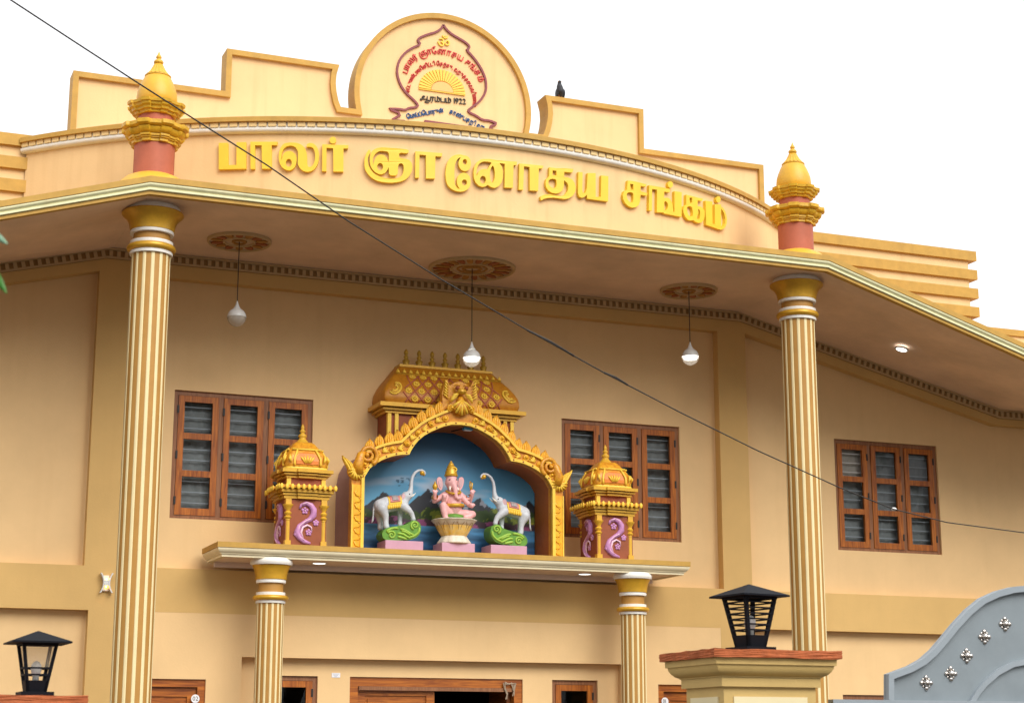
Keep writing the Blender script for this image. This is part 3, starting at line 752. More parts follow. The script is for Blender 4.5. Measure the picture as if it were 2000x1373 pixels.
# ================================================================== EMBLEM ON THE ROUND PARAPET
EMB = thing('emblem', 'painted relief emblem with maroon outline, rising sun and Tamil lettering on the round parapet', 'emblem', (0, -0.02, 8.6))
ez = lambda x, y: XZ(680 + x*.18209, 20 + y*.18209, -0.02)
def ribbon(pts, w, y0, y1, close=False):
    """flat raised band along 2-D points"""
    L = offs(pts, -w/2); R = offs(pts, w/2); b = MB(); n = len(pts); v = []; f = []
    for a, c in zip(L, R): v += [(a[0], y1, a[1]), (a[0], y0, a[1]), (c[0], y0, c[1]), (c[0], y1, c[1])]
    for i in range(n-1):
        for k in range(3): f.append((4*i+k, 4*i+k+1, 4*i+k+5, 4*i+k+4))
    b.add(v, f); return b
o_r = [(1022,160),(1060,215),(1120,265),(1200,310),(1265,350),(1300,385),(1300,410),(1270,430),(1330,490),(1400,580),(1450,670),(1480,760),(1482,860),(1450,930),(1390,1000),(1330,1040),(1285,1075),(1310,1105),(1370,1130),(1440,1180),(1520,1185),(1605,1220),(1510,1255),(1580,1305)]
o_l = [(1022,160),(1000,200),(940,240),(860,260),(770,295),(745,325),(780,370),(700,400),(620,450),(560,520),(530,600),(525,690),(560,800),(620,890),(700,960),(755,1020),(730,1045),(650,1050),(615,1075),(540,1060),(430,1060),(580,1115),(475,1175)]
def smooth_line(p, it=2):
    for _ in range(it):
        o = [p[0]]
        for a, c in zip(p[:-1], p[1:]): o += [(a[0]*.75+c[0]*.25, a[1]*.75+c[1]*.25), (a[0]*.25+c[0]*.75, a[1]*.25+c[1]*.75)]
        p = o + [p[-1]]
    return p
for ln in (o_r, o_l):
    ribbon([ez(*p) for p in smooth_line(ln, 1)], 0.026, -0.024, 0.0).build('outline', 'maroon', EMB)
ribbon([ez(*p) for p in [(828,1205),(832,1192),(1060,1225),(1290,1258)]], 0.028, -0.022, 0.0).build('outline', 'maroon', EMB)
ribbon([ez(*p) for p in [(520,1182),(610,1188)]], 0.02, -0.02, 0.0).build('outline', 'maroon', EMB)
# rising sun
sx, sz = ez(1010, 872); R1 = abs(ez(760, 840)[0] - sx); R0 = R1*0.47
b = MB(); b.plate([[(sx - R0, sz)] + [(sx + R0*math.cos(t), sz + R0*0.86*math.sin(t)) for t in np.linspace(math.pi, 0, 20)]], -0.022, 0.0); b.build('sun_disc', 'sun_orange', EMB)
b = MB(); N = 20
for i in range(N):
    a0 = math.pi*(i + 0.06)/N; a1 = math.pi*(i + 0.80)/N; h = 1.0
    q = [(sx + r*math.cos(a), sz + r*0.93*math.sin(a)) for r, a in ((R0*1.03, a0), (R1*h, a0), (R1*h, a1), (R0*1.03, a1))]
    b.plate([q], -0.018, 0.0)
b.build('sun_rays', 'sun_gold', EMB)
b = MB(); b.plate([[(sx - R1*1.0, sz - 0.014), (sx + R1*1.0, sz - 0.014), (sx + R1*1.0, sz - 0.004), (sx - R1*1.0, sz - 0.004)]], -0.02, 0.0); b.build('sun_base', 'sun_gold', EMB)
def text_along(txt, pts, size, m, nm, squeeze=1.0, rows=None):
    """letters set along a 2-D line through pts (world X, Z); letters already in visual order"""
    P_ = [Vector((p[0], p[1])) for p in pts]; seg = [0]
    for a, c in zip(P_[:-1], P_[1:]): seg.append(seg[-1] + (c-a).length)
    def at(s):
        s = min(max(s, 0), seg[-1] - 1e-6); i = max(k for k in range(len(seg)) if seg[k] <= s and k < len(P_)-1)
        d = (P_[i+1]-P_[i]).normalized(); return P_[i] + d*(s-seg[i]), d
    G = glyph_mesh(txt, size, 0.0); widths = []
    for c, (v, f, a, w) in zip(txt, G):
        widths.append(size*0.30 if c == ' ' else (0.0 if c == '்' else (w - a) + size*0.06))
    tot = sum(widths); k = seg[-1]/tot; s = 0; b = MB(); prev = 0
    for c, (v, f, a, w), wd in zip(txt, G, widths):
        if c == '்':                       # the dot stands above the letter before it
            p, d = at(s - prev*k*0.5); n = Vector((-d.y, d.x)); q = p + n*size*0.62
            b.plate([[(q.x + size*.085*math.cos(t), q.y + size*.085*math.sin(t)) for t in np.linspace(0, 6.283, 9)[:-1]]], -0.018, 0.0); continue
        if c != ' ':
            p, d = at(s + wd*k/2); n = Vector((-d.y, d.x)); cx = (a+w)/2
            vv = []
            for q in v:
                o = p + d*((q[0]-cx)*min(k, 1.25)) + n*q[1]; vv.append((o.x, -0.018, o.y))
            m0 = len(vv); edges = {}
            for fc in f:
                for i in range(len(fc)): e = (fc[i], fc[(i+1) % len(fc)]); edges[e] = 1
            back = [(x, 0.0, z) for x, _, z in vv]
            sides = [(e[1], e[0], e[0]+m0, e[1]+m0) for e in edges if (e[1], e[0]) not in edges]
            b.add(vv + back, list(f) + sides)
        prev = wd; s += wd*k
    return b.build(nm, m, EMB)
def arc_line(pts, n=40):
    """smooth curve through a few measured points"""
    q = [ez(*p) for p in pts]; t = np.linspace(0, 1, len(q)); tt = np.linspace(0, 1, n)
    px_ = np.polyfit(t, [a[0] for a in q], min(3, len(q)-1)); pz_ = np.polyfit(t, [a[1] for a in q], min(4, len(q)-1))
    return [(float(np.polyval(px_, u)), float(np.polyval(pz_, u))) for u in tt]
text_along('பாலர் ஞாேனாதய சங்கம்', arc_line([(640,690),(700,560),(800,505),(960,470),(1110,490),(1260,570),(1360,680),(1405,770)]), 0.120, 'red_letter', 'name_lettering')
text_along('கட்டுவன், மயிலிட்டி ெதற்கு, வறுத்தைலவிளான்', arc_line([(668,885),(690,770),(740,665),(850,605),(1000,600),(1120,630),(1210,700),(1275,800),(1320,920),(1350,1030)]), 0.078, 'red_letter', 'address_lettering')
text_along('ஆரம்பம் 1922', [ez(770, 960), ez(1000, 985), ez(1270, 1010)], 0.105, 'black_letter', 'founding_lettering')
text_along('ெமய்ப்ெபாருள்', arc_line([(640,1170),(760,1140),(900,1115),(1035,1095)]), 0.088, 'blue_letter', 'motto_lettering')
text_along('காண்பதறி வு', arc_line([(1085,1105),(1210,1160),(1330,1225),(1460,1285)]), 0.088, 'blue_letter', 'motto_lettering')
(gv, gf, ga, gw), = glyph_mesh('ॐ', 0.22)
ox, oz = ez(1025, 392); cx = (ga+gw)/2; w_ = (gw-ga) or 1; kk = 0.165/w_; zmin = min(p[1] for p in gv)
b = MB(); vv = [(ox + (q[0]-cx)*kk, -0.022, oz + (q[1]-zmin)*kk) for q in gv]; b.add(vv, gf)
m0 = len(vv); ed = {(f[i], f[(i+1) % len(f)]): 1 for f in gf for i in range(len(f))}
b2 = MB(); b2.add(vv + [(x, 0.0, z) for x, _, z in vv], list(gf) + [(e[1], e[0], e[0]+m0, e[1]+m0) for e in ed if (e[1], e[0]) not in ed]); b2.build('om_symbol', 'letter_yellow', EMB)
# ================================================================== ARCHED NICHE ON THE PORCH CANOPY
NY = -0.72                                   # front face of the niche
BY = -0.165                                  # painted back wall
NICHE = thing('shrine_niche', 'golden carved cusped arch with a painted lake backdrop standing on the porch canopy', 'shrine', (0, -0.4, 3.82))
def sym(pts): return pts + [(-x, z) for x, z in reversed(pts) if abs(x) > 1e-4]
def halfpts(px): return [(-abs(XZ(x, y, NY)[0]), XZ(x, y, NY)[1]) for x, y in px]
hin = [(-1.172, 3.821)] + halfpts([(711.8,931.4),(722,915),(733,906),(745,899),(757,894),(770.4,890),(785,888),(799,887.7),(803,879),(809.5,869),(817,860),(828,851),(841,843.5),(855.5,837),(868,832.5),(882,829.5)])
hin += [(0.0, hin[-1][1] + 0.006)]
hout = [(-1.318, 3.821), (-1.318, XZ(686, 935, NY)[1])] + halfpts([(693,905),(703,888),(715,880),(725.9,876.3),(738,870.2),(754,865),(768,862),(782.7,860),(788,855),(793.2,850),(801,842),(809.8,835),(821,825.6),(835,817),(851,809.5),(866,803),(881,798)])
hout += [(0.0, hout[-1][1] + 0.012)]
c_in, c_out = sym(hin), sym(hout)
frame_poly = c_out + list(reversed(c_in))
b = MB(); b.plate([frame_poly], NY + 0.02, NY + 0.12); b.build('arch_frame', 'band_orange', NICHE)
# yellow rims with studs
def rim(line, w, side):
    ins = offs(line, w*side); v = []; f = []; b = MB()
    for p, q in zip(line, ins): v += [(p[0], NY + 0.06, p[1]), (p[0], NY - 0.012, p[1]), (q[0], NY - 0.012, q[1]), (q[0], NY + 0.06, q[1])]
    for i in range(len(line)-1):
        for k in range(3): f.append((4*i+k, 4*i+k+1, 4*i+k+5, 4*i+k+4))
    b.add(v, f); b.build('rim', 'rim_yellow', NICHE)
rim(offs(c_in, 0.0), 0.036, -1); rim(c_out[4:-4], 0.030, 1)
def resample(line, n):
    L = [0]
    for a, c in zip(line[:-1], line[1:]): L.append(L[-1] + math.hypot(c[0]-a[0], c[1]-a[1]))
    out = []
    for s in np.linspace(0, L[-1], n):
        i = min(max(k for k in range(len(L)) if L[k] <= s + 1e-9), len(line)-2); t = (s-L[i])/((L[i+1]-L[i]) or 1)
        p = (line[i][0]*(1-t)+line[i+1][0]*t, line[i][1]*(1-t)+line[i+1][1]*t)
        d = (line[i+1][0]-line[i][0], line[i+1][1]-line[i][1]); l = math.hypot(*d) or 1; out.append((p, (d[0]/l, d[1]/l)))
    return out
st = MB(); st.sphere((0, 0, 0), (0.011, 0.006, 0.011), 8, 6); st_me = st.mesh('stud', 'red_brown', 'all')
for p, d in resample(offs(c_in, -0.018)[1:-1], 24): link('stud', st_me, NICHE, (p[0], NY - 0.012, p[1]))
# shell behind the frame: mauve outside, red-brown lining, painted back
c_sh = sym([(-1.30, 3.821), (-1.30, hout[1][1])] + [(x*0.985, z - 0.02) for x, z in hout[2:]])
b = MB(); n1 = len(c_sh); v = [(x, y, z) for y in (NY + 0.10, 0.0) for x, z in c_sh]
b.add(v, [(i, i+1, n1+i+1, n1+i) for i in range(n1-1)]); b.build('shell', 'mauve', NICHE, smooth=True)
b = MB(); n1 = len(c_in); v = [(x*1.004, y, z) for y in (NY + 0.115, BY - 0.004) for x, z in c_in]
b.add(v, [(i, i+1, n1+i+1, n1+i) for i in range(n1-1)]); b.build('lining', 'niche_lining', NICHE, smooth=True)

def painted_back():
    """a landscape painted on the flat back wall: sky, clouds, mountains, trees, shore and lake"""
    hx = [p[0] for p in hin]; hz_ = [p[1] for p in hin]
    def within(x, z):            # the painting stops at the lining of the arch
        return z <= np.interp(-abs(x), hx[1:], hz_[1:]) + 0.02
    nx, nz = 170, 120; x0, x1, z0, z1 = -1.17, 1.17, 3.822, 5.34
    rng = np.random.RandomState(3)
    def noise1(x, seed, octs=5, f0=1.5):
        r = np.random.RandomState(seed); y = np.zeros_like(x)
        for o in range(octs): y += np.sin(x*f0*2**o*2.1 + r.uniform(0, 6.28)) / 1.7**o
        return y
    def noise2(x, z, seed, f=3.0, octs=4):
        r = np.random.RandomState(seed); y = np.zeros_like(x)
        for o in range(octs):
            for _ in range(3):
                a = r.uniform(0, 6.28); y += np.sin((x*math.cos(a) + z*math.sin(a))*f*2**o + r.uniform(0, 6.28)) / 1.8**o / 3
        return y
    X, Z = np.meshgrid(np.linspace(x0, x1, nx), np.linspace(z0, z1, nz))
    t = np.clip((Z - 4.2)/1.0, 0, 1)[..., None]
    col = np.array([.10, .30, .46])*(1-t) + np.array([.008, .055, .13])*t
    cl = np.clip(noise2(X*0.8, Z*3.2, 5, 3.2) - 0.55, 0, 1)*0.75*np.clip((Z-4.45)/.15, 0, 1)*np.clip((5.0-Z)/.15, 0, 1)
    col = col*(1-cl[..., None]) + np.array([.42, .36, .36])*cl[..., None]
    horizon = XZ(880, 1024, BY)[1]; DZ = horizon - 4.225
    peaks = [(XZ(747, 957, BY)[0], XZ(747, 957, BY)[1], .50), (XZ(836, 953, BY)[0], XZ(836, 953, BY)[1], .42), (XZ(936, 968, BY)[0], XZ(936, 968, BY)[1], .55), (XZ(1034, 980, BY)[0], XZ(1034, 980, BY)[1], .45)]
    mz = np.max([h - np.abs(X-c)/w*0.42 - 0.02*noise1(X*2, 11+i) for i, (c, h, w) in enumerate(peaks)], axis=0)
    mt = Z < mz
    snow = mt & (Z > mz - 0.10 + 0.06*noise2(X*3, Z*0.6, 9, 6)) & (noise2(X*2.0, Z*0.7, 21, 9) > 0.35)
    sh = (0.6 + 0.4*noise2(X, Z, 4, 7))[..., None]
    col = np.where(mt[..., None], np.array([.022, .024, .032])*np.clip(sh, .3, 1.4), col)
    col = np.where(snow[..., None], np.array([.16, .16, .19]), col)
    tz = 4.40 + DZ + 0.035*noise1(X*2.3, 31, 5, 2.2)
    tr = (Z < tz) & (Z > horizon - .02)
    leaf = noise2(X, Z, 17, 16)
    tc = np.where((leaf > .25)[..., None], np.array([.10, .12, .012]), np.array([.018, .034, .006]))
    tc = np.where((leaf > .75)[..., None], np.array([.22, .20, .02]), tc)
    col = np.where(tr[..., None], tc, col)
    shore = (Z < horizon + .05 + .012*noise1(X*3, 41)) & (Z > horizon - .04)
    col = np.where(shore[..., None], np.where((noise2(X*2, Z*2, 43, 14) > .1)[..., None], np.array([.16, .035, .10]), np.array([.03, .012, .02])), col)
    wt = Z < horizon - .03
    wv = (0.7 + 0.5*noise2(X*0.8, Z*7, 51, 5))[..., None]
    wd = np.clip((horizon - Z)/.35, 0, 1)[..., None]
    col = np.where(wt[..., None], (np.array([.06, .20, .36])*(1-wd) + np.array([.004, .045, .16])*wd)*np.clip(wv, .4, 1.5), col)
    for i in range(11):
        bx_, bz_ = XZ(794, 940, BY)[0] + rng.uniform(-.12, .12), XZ(794, 940, BY)[1] + rng.uniform(-.09, .09)
        col[((X-bx_)**2/.022**2 + (Z - bz_ - 0.2*np.abs(X-bx_))**2/.009**2) < 1] = (.012, .05, .09)
    me = bpy.data.meshes.new('painted_backdrop'); v = [(float(a), BY, float(c)) for a, c in zip(X.ravel(), Z.ravel())]
    f = [(j*nx+i, j*nx+i+1, (j+1)*nx+i+1, (j+1)*nx+i) for j in range(nz-1) for i in range(nx-1) if within(X[j, i+1] if X[j, i] < 0 else X[j, i], Z[j, i])]
    me.from_pydata(v, [], f)
    ca = me.color_attributes.new('paint', 'FLOAT_COLOR', 'POINT')
    ca.data.foreach_set('color', np.concatenate([np.clip(col*np.array([1.7, 1.8, 1.8]), 0, 1).reshape(-1, 3), np.ones((nx*nz, 1))], 1).astype(np.float32).ravel())
    m = bpy.data.materials.new('landscape_paint'); m.use_nodes = True; bs = m.node_tree.nodes['Principled BSDF']; bs.inputs['Roughness'].default_value = 0.5
    at = m.node_tree.nodes.new('ShaderNodeAttribute'); at.attribute_name = 'paint'; m.node_tree.links.new(at.outputs['Color'], bs.inputs['Base Color'])
    me.materials.append(m); link('painted_backdrop', me, NICHE)
painted_back()

# carved leaf: ribbed, pointed and curling to one side
def leaf_mesh(name, w, h, lean, dep, m, ribs=5):
    b = MB(); ns, nt_ = 20, 10; v = []; f = []
    for j in range(nt_+1):
        t = j/nt_; wd = w*(0.55 + 0.9*t - 1.0*t*t)*math.sqrt(max(1-t**3.2, 0.0)) + 0.002
        for i in range(ns+1):
            s = -1 + 2*i/ns; x = s*wd + lean*t*t; z = h*(t - 0.10*abs(s)*t)
            d = dep*(1 - s*s*0.8)*(1-0.55*t) + dep*0.42*math.cos(s*math.pi*ribs)*(1-t*0.6)*(1-s*s*0.5)
            v.append((x, -d - 0.004, z))
    n = ns+1
    for j in range(nt_):
        for i in range(ns): f.append((j*n+i, j*n+i+1, (j+1)*n+i+1, (j+1)*n+i))
    k = len(v); v += [(p[0], 0.03, p[2]) for p in v[:k]]
    rimi = [i for i in range(n)] + [j*n+n-1 for j in range(1, nt_+1)] + [nt_*n+i for i in range(n-2, -1, -1)] + [j*n for j in range(nt_-1, 0, -1)]
    for a, c in zip(rimi, rimi[1:] + rimi[:1]): f.append((a, c, c+k, a+k))
    b.add(v, f); return b.mesh(name, m, 'all')
lm = {s: leaf_mesh('flame_leaf', 0.074, 0.150, s*-0.012, 0.034, 'leaf_gold', 4) for s in (-1, 1)}
outer_mid = resample(c_out[5:-5], 21)
for i, (p, d) in enumerate(outer_mid):
    if abs(p[0]) < 0.21: continue
    s = -1 if p[0] < 0 else 1; ang = math.atan2(d[1], d[0]); ang = ang*0.45 + s*0.06
    k = 0.92 + 0.16*(1 - abs(p[0])/1.2)
    o = link('flame_leaf', lm[s], NICHE, (p[0], NY + 0.055, p[1] - 0.012), (0, -ang, 0)); o.scale = (k, 1, k)
# running scrollwork on the band: volutes and strokes
def volute(r, turns=1.6, tr=0.014):
    pts = []; rs = []
    for t in np.linspace(0, turns*2*math.pi, 26):
        q = r*(1 - 0.86*t/(turns*2*math.pi)); pts.append((q*math.cos(t), 0.0, q*math.sin(t))); rs.append(tr*(0.7 + 0.5*t/(turns*6.28)))
    b = MB(); b.tube(pts, rs, 7); b.sphere((pts[-1][0], -0.006, pts[-1][2]), tr*1.6, 10, 8); return b.mesh('volute', 'leaf_gold', 'all')
vo = volute(0.043); midline = [((a[0][0]+c[0][0])/2, (a[0][1]+c[0][1])/2) for a, c in zip(resample(c_in[1:-1], 30), resample(c_out[4:-4], 30))]
sk = MB()
for k_, q_ in enumerate((-0.5, -0.17, 0.17, 0.5)): sk.tube([(0, 0, 0), (0.035, -0.006, 0.020*q_*2), (0.080, 0.0, 0.052*q_*2)], [0.012, 0.013, 0.003], 6)
sk_me = sk.mesh('leaf_spray', 'rim_yellow', 'all')
for i, (p, d) in enumerate(resample(midline, 15)):
    if abs(p[0]) < 0.12: continue
    s = -1 if p[0] < 0 else 1; ang = math.atan2(d[1], d[0])
    o = link('volute', vo, NICHE, (p[0], NY + 0.012, p[1]), (0, -ang + (0.5 if i % 2 else 2.4), 0)); o.scale = (s*0.95, 1.3, 0.95)
for i, (p, d) in enumerate(resample(midline, 29)):
    if i % 2 == 0 or abs(p[0]) < 0.12: continue
    ang = math.atan2(d[1], d[0]); flip = math.pi if p[0] > 0 else 0
    o = link('leaf_spray', sk_me, NICHE, (p[0] - d[0]*0.03*(1 if flip == 0 else -1), NY + 0.014, p[1] - d[1]*0.03*(1 if flip == 0 else -1)), (0, -ang + flip + (0.35 if i % 4 == 1 else -0.35), 0))
# scrolled arch ends with a fan of leaves
for s in (-1, 1):
    cx, cz = s*abs(XZ(719, 889, NY)[0]), XZ(719, 889, NY)[1]
    b = MB(); pts = []; rs = []
    for t in np.linspace(0, 3.4*math.pi, 44):
        q = 0.115*(1 - 0.85*t/(3.4*math.pi)); a = math.pi*1.35 - t; pts.append((cx + s*-q*math.cos(a)*-1, NY - 0.01, cz + q*math.sin(a))); rs.append(0.030*(1-0.5*t/(3.4*math.pi)))
    b.tube(pts, rs, 8); b.sphere((pts[-1][0], NY - 0.02, pts[-1][2]), 0.026, 10, 8); b.build('end_scroll', 'carved_gold', NICHE, smooth='all')
    bx_, bz_ = s*abs(XZ(699, 905, NY)[0]), XZ(699, 905, NY)[1]
    b = MB(); b.tube([(bx_ - s*0.02, NY + 0.01, bz_ - 0.12), (bx_ - s*-0.0, NY - 0.005, bz_ - 0.02), (bx_ + s*-0.035, NY, bz_ + 0.10), (bx_ - s*0.075, NY + 0.005, bz_ + 0.155)], [0.055, 0.060, 0.050, 0.026], 12)
    b.build('end_stem', 'carved_gold', NICHE, smooth='all')
    fx, fz = s*abs(XZ(697, 926, NY)[0]), XZ(697, 926, NY)[1]
    fl = MB(); fl.tube([(0, 0, 0), (0.012, -0.012, 0.05), (0.0, -0.004, 0.105)], [0.010, 0.016, 0.006], 7); fm = fl.mesh('fan_leaf', 'rim_yellow', 'all')
    for k in range(9):
        a = s*rad(-112 - 0) + s*rad(k*24) if False else rad(-104 + k*26)
        o = link('fan_leaf', fm, NICHE, (fx, NY - 0.005, fz + 0.035), (0, math.pi + a*0.92, 0))
    b = MB(); b.sphere((fx, NY + 0.02, fz + 0.03), (0.115, 0.035, 0.10), 18, 12); b.build('fan_base', 'carved_gold', NICHE, smooth='all')
    hook = leaf_mesh('end_leaf', 0.055, 0.20, s*0.07, 0.024, 'rim_yellow', 3); link('end_leaf', hook, NICHE, (s*abs(XZ(688, 912, NY)[0]), NY + 0.01, XZ(688, 915, NY)[1] - 0.03), (0, s*0.25, 0))
    # jamb face with flowing ornament
    jz = hout[1][1] - 0.06; xm = s*1.245
    b = MB(); b.box(xm - 0.0735, xm + 0.0735, NY + 0.006, NY + 0.0195, 3.821, jz); b.build('jamb_face', 'jamb_gold', NICHE)
    for e in (-1, 1):
        b = MB(); b.box(xm + e*0.066 - 0.008, xm + e*0.066 + 0.008, NY - 0.004, NY + 0.03, 3.821, jz); b.build('jamb_edge', 'rim_yellow', NICHE)
    for k in range(9):
        z = 3.88 + k*(jz - 3.92)/9; w = 1 if k % 2 else -1
        b = MB(); b.tube([(xm - w*0.04, NY + 0.006, z - 0.03), (xm + w*0.015, NY + 0.004, z - 0.012), (xm + w*0.035, NY + 0.003, z + 0.025), (xm, NY + 0.005, z + 0.045)], [0.006, 0.012, 0.011, 0.004], 6); b.build('jamb_leaf', 'leaf_gold', NICHE, smooth='all')
# mask ornament over the crown of the arch
apx = c_out[len(c_out)//2][1]
b = MB(); pts = [(-0.215, apx - 0.02), (-0.225, apx + 0.16), (-0.205, apx + 0.27), (-0.165, apx + 0.345), (-0.13, apx + 0.27), (-0.06, apx + 0.315), (0, apx + 0.33)]
mk = pts + [(-x, z) for x, z in reversed(pts[:-1])]
b.plate([mk], NY + 0.03, NY + 0.12); b.build('mask_board', 'carved_gold', NICHE)
for s in (-1, 1):
    for k in range(6):
        b = MB(); z = apx + 0.13 + k*0.034; b.tube([(s*0.15, NY + 0.015, z - 0.02), (s*0.19, NY + 0.008, z + 0.012), (s*(0.215 - 0.006*k), NY + 0.02, z + 0.035)], [0.006, 0.012, 0.004], 6); b.build('mane_leaf', 'rim_yellow', NICHE, smooth='all')
    for k in range(3):
        b = MB(); b.tube([(s*(0.045 + .012*k), NY - 0.03, apx + 0.165 - 0.016*k), (s*(0.095 + .012*k), NY - 0.045, apx + 0.145 - 0.022*k), (s*(0.135 + .010*k - .02), NY - 0.02, apx + 0.095 - 0.018*k)], [0.014, 0.024, 0.006], 8); b.build('wing_feather', 'rim_yellow', NICHE, smooth='all')
    b = MB(); b.sphere((s*0.056, NY - 0.035, apx + 0.235), 0.026, 12, 10); b.build('mask_eye', 'red_brown', NICHE, smooth='all')
    b = MB(); b.tube([(s*0.022, NY - 0.03, apx + 0.262), (s*0.055, NY - 0.04, apx + 0.275), (s*0.095, NY - 0.02, apx + 0.262)], [0.008, 0.012, 0.005], 6); b.build('brow', 'carved_gold', NICHE, smooth='all')
b = MB(); b.sphere((0, NY - 0.035, apx + 0.195), (0.060, 0.045, 0.040), 14, 10); b.sphere((0.026, NY - 0.07, apx + 0.192), 0.014); b.sphere((-0.026, NY - 0.07, apx + 0.192), 0.014); b.build('muzzle', 'gold_paint', NICHE, smooth='all')
b = MB(); b.lathe([(0.03, 0.0), (0.055, 0.06), (0.05, 0.15), (0.022, 0.21)], (0, NY + 0.01, apx - 0.06), 14); b.build('mask_crest', 'carved_gold', NICHE, smooth='all')
for k in range(9):
    a = rad(-64 + 16*k); b = MB()
    b.tube([(0, NY - 0.03, apx + 0.09), (0.06*math.sin(a), NY - 0.045, apx + 0.09 - 0.085*math.cos(a)), (0.135*math.sin(a), NY - 0.03, apx + 0.075 - 0.165*math.cos(a))], [0.010, 0.016, 0.017], 8); b.build('shell_rib', 'carved_gold' if k % 2 else 'rim_yellow', NICHE, smooth='all')
for s in (-1, 1): o = link('volute', vo, NICHE, (s*0.125, NY - 0.012, apx - 0.005), (0, 1.2*s, 0)); o.scale = (s*1.05, 1.4, 1.05)

# ================================================================== BARREL-ROOFED PAVILION BEHIND THE ARCH
PAV = thing('temple_roof', 'barrel-vaulted golden temple roof with red lattice and a row of pot finials behind the arch', 'shrine roof', (0, -0.25, 4.9))
PF = -0.42
mat('vault_orange', (0.58, 0.25, 0.015), 0.45, var=0.25, vscale=20, col2=(0.44, 0.15, 0.01))
def arch_z(x): return float(np.interp(-abs(x), [p[0] for p in hout[2:]], [p[1] for p in hout[2:]])) - 0.015
b = MB(); b.plate([[(-0.80, 5.50)] + [(x, arch_z(x)) for x in np.linspace(-0.80, 0.80, 25)] + [(0.80, 5.50)]], PF + 0.04, -0.001); b.build('body', 'red_brown', PAV)
for x in (-0.78, -0.69, 0.69, 0.78):
    b = MB(); b.box(x - 0.022, x + 0.022, PF + 0.01, PF + 0.06, arch_z(x), 5.50); b.build('corner_post', 'rim_yellow', PAV)
for (z0, z1, w, d) in ((5.485, 5.515, 0.835, 0.0), (5.518, 5.545, 0.875, 0.035), (5.552, 5.600, 0.925, 0.085)):
    b = MB(); b.box(-w, w, PF - d, -0.001, z0, z1); b.build('cornice_tier', 'gold_paint', PAV)
prof = [(0.0, 0.850, 0.025), (0.12, 0.872, 0.045), (0.28, 0.865, 0.035), (0.45, 0.825, 0.000), (0.62, 0.765, -0.055), (0.78, 0.700, -0.12), (0.90, 0.655, -0.17), (1.0, 0.615, -0.21)]
ZB, ZH = 5.60, 0.50
def roof_pt(u, t):
    ts = [p[0] for p in prof]; w = np.interp(t, ts, [p[1] for p in prof]); d = np.interp(t, ts, [p[2] for p in prof])
    return (u*w, PF - d, ZB + ZH*t)
b = MB(); nz_, v, f = 16, [], []
for j in range(nz_+1):
    t = j/nz_; a = roof_pt(1, t); w, y = a[0], a[1]; c = 0.05
    v += [(-w, -0.001, a[2]), (-w, y + c, a[2]), (-w + c*.3, y + c*.3, a[2]), (-w + c, y, a[2]), (w - c, y, a[2]), (w - c*.3, y + c*.3, a[2]), (w, y + c, a[2]), (w, -0.001, a[2])]
for j in range(nz_):
    for k in range(7): f.append((j*8+k, j*8+k+1, (j+1)*8+k+1, (j+1)*8+k))
f.append(tuple(nz_*8 + k for k in range(8))); b.add(v, f); b.build('vault', 'vault_orange', PAV, smooth=True)
b = MB(); b.box(-0.60, 0.60, PF + 0.205, -0.001, ZB + ZH + 0.001, ZB + ZH + 0.03); b.build('ridge', 'gold_paint', PAV)
b = MB(); b.tube([roof_pt(-0.96, .78), roof_pt(0.96, .78)], 0.012, 8); b.build('bead_rail', 'gold_paint', PAV, smooth='all')
kn = MB(); kn.lathe([(0.02, 0), (0.026, 0.012), (0.014, 0.03), (0.003, 0.05)], (0, 0, 0), 8); kme = kn.mesh('knob', 'rim_yellow', 'all')
for i in range(17): p = roof_pt(-0.94 + 1.88*i/16, .80); link('knob', kme, PAV, (p[0], p[1] - 0.012, p[2]))
fl = MB()
for k in range(8):
    a = k*math.pi/4; fl.sphere((0.031*math.cos(a), 0, 0.029*math.sin(a)), (0.0135, 0.009, 0.0135), 8, 6)
fl.sphere((0, -0.004, 0), 0.014, 8, 6); fme = fl.mesh('flower', 'rim_yellow', 'all')
UP, TP = 0.187, 0.195
for r in range(4):
    for i in range(-4, 5):
        u = (i + (0.5 if r % 2 else 0.0))*UP; t = 0.13 + TP*r
        if abs(u) > 0.70 or (abs(u) < 0.16) or t > 0.74: continue
        p = roof_pt(u, t); o = link('flower', fme, PAV, (p[0], p[1] - 0.004, p[2]), (rad(-6 - 14*r), 0, 0))
for s in (-1, 1):
    for i in range(-8, 9):
        pts = []
        for t in np.linspace(0.02, 0.74, 9):
            u = (i + 0.5)*UP + s*(t - 0.13)/TP*UP*0.5
            if abs(u) <= 0.76: p = roof_pt(u, t); pts.append((p[0], p[1] - 0.003, p[2]))
        if len(pts) > 2: b = MB(); b.tube(pts, 0.0085, 5); b.build('lattice_strip', 'terracotta', PAV, smooth='all')
for s in (-1, 1):
    for k, (r_, t0) in enumerate(((0.105, 0.36), (0.075, 0.36), (0.045, 0.36))):
        pts = []
        for a in np.linspace(-2.4, 1.9, 16):
            p = roof_pt(s*0.86, t0 + r_*math.sin(a)*1.4); pts.append((p[0] + s*-r_*math.cos(a)*0.7 + 0, p[1] - 0.006, p[2]))
        b = MB(); b.tube(pts, 0.012, 6); b.build('corner_leaf', 'rim_yellow' if k != 1 else 'gold_paint', PAV, smooth='all')
kp = [(0.036, 0), (0.042, 0.012), (0.034, 0.025), (0.044, 0.045), (0.047, 0.058), (0.026, 0.075), (0.020, 0.085), (0.030, 0.098), (0.029, 0.112), (0.017, 0.122), (0.018, 0.130), (0.027, 0.148), (0.026, 0.170), (0.014, 0.192), (0.003, 0.205)]
kb = MB(); kb.lathe(kp, (0, 0, 0), 18); kpm = kb.mesh('pot_finial', 'old_gold', 'all')
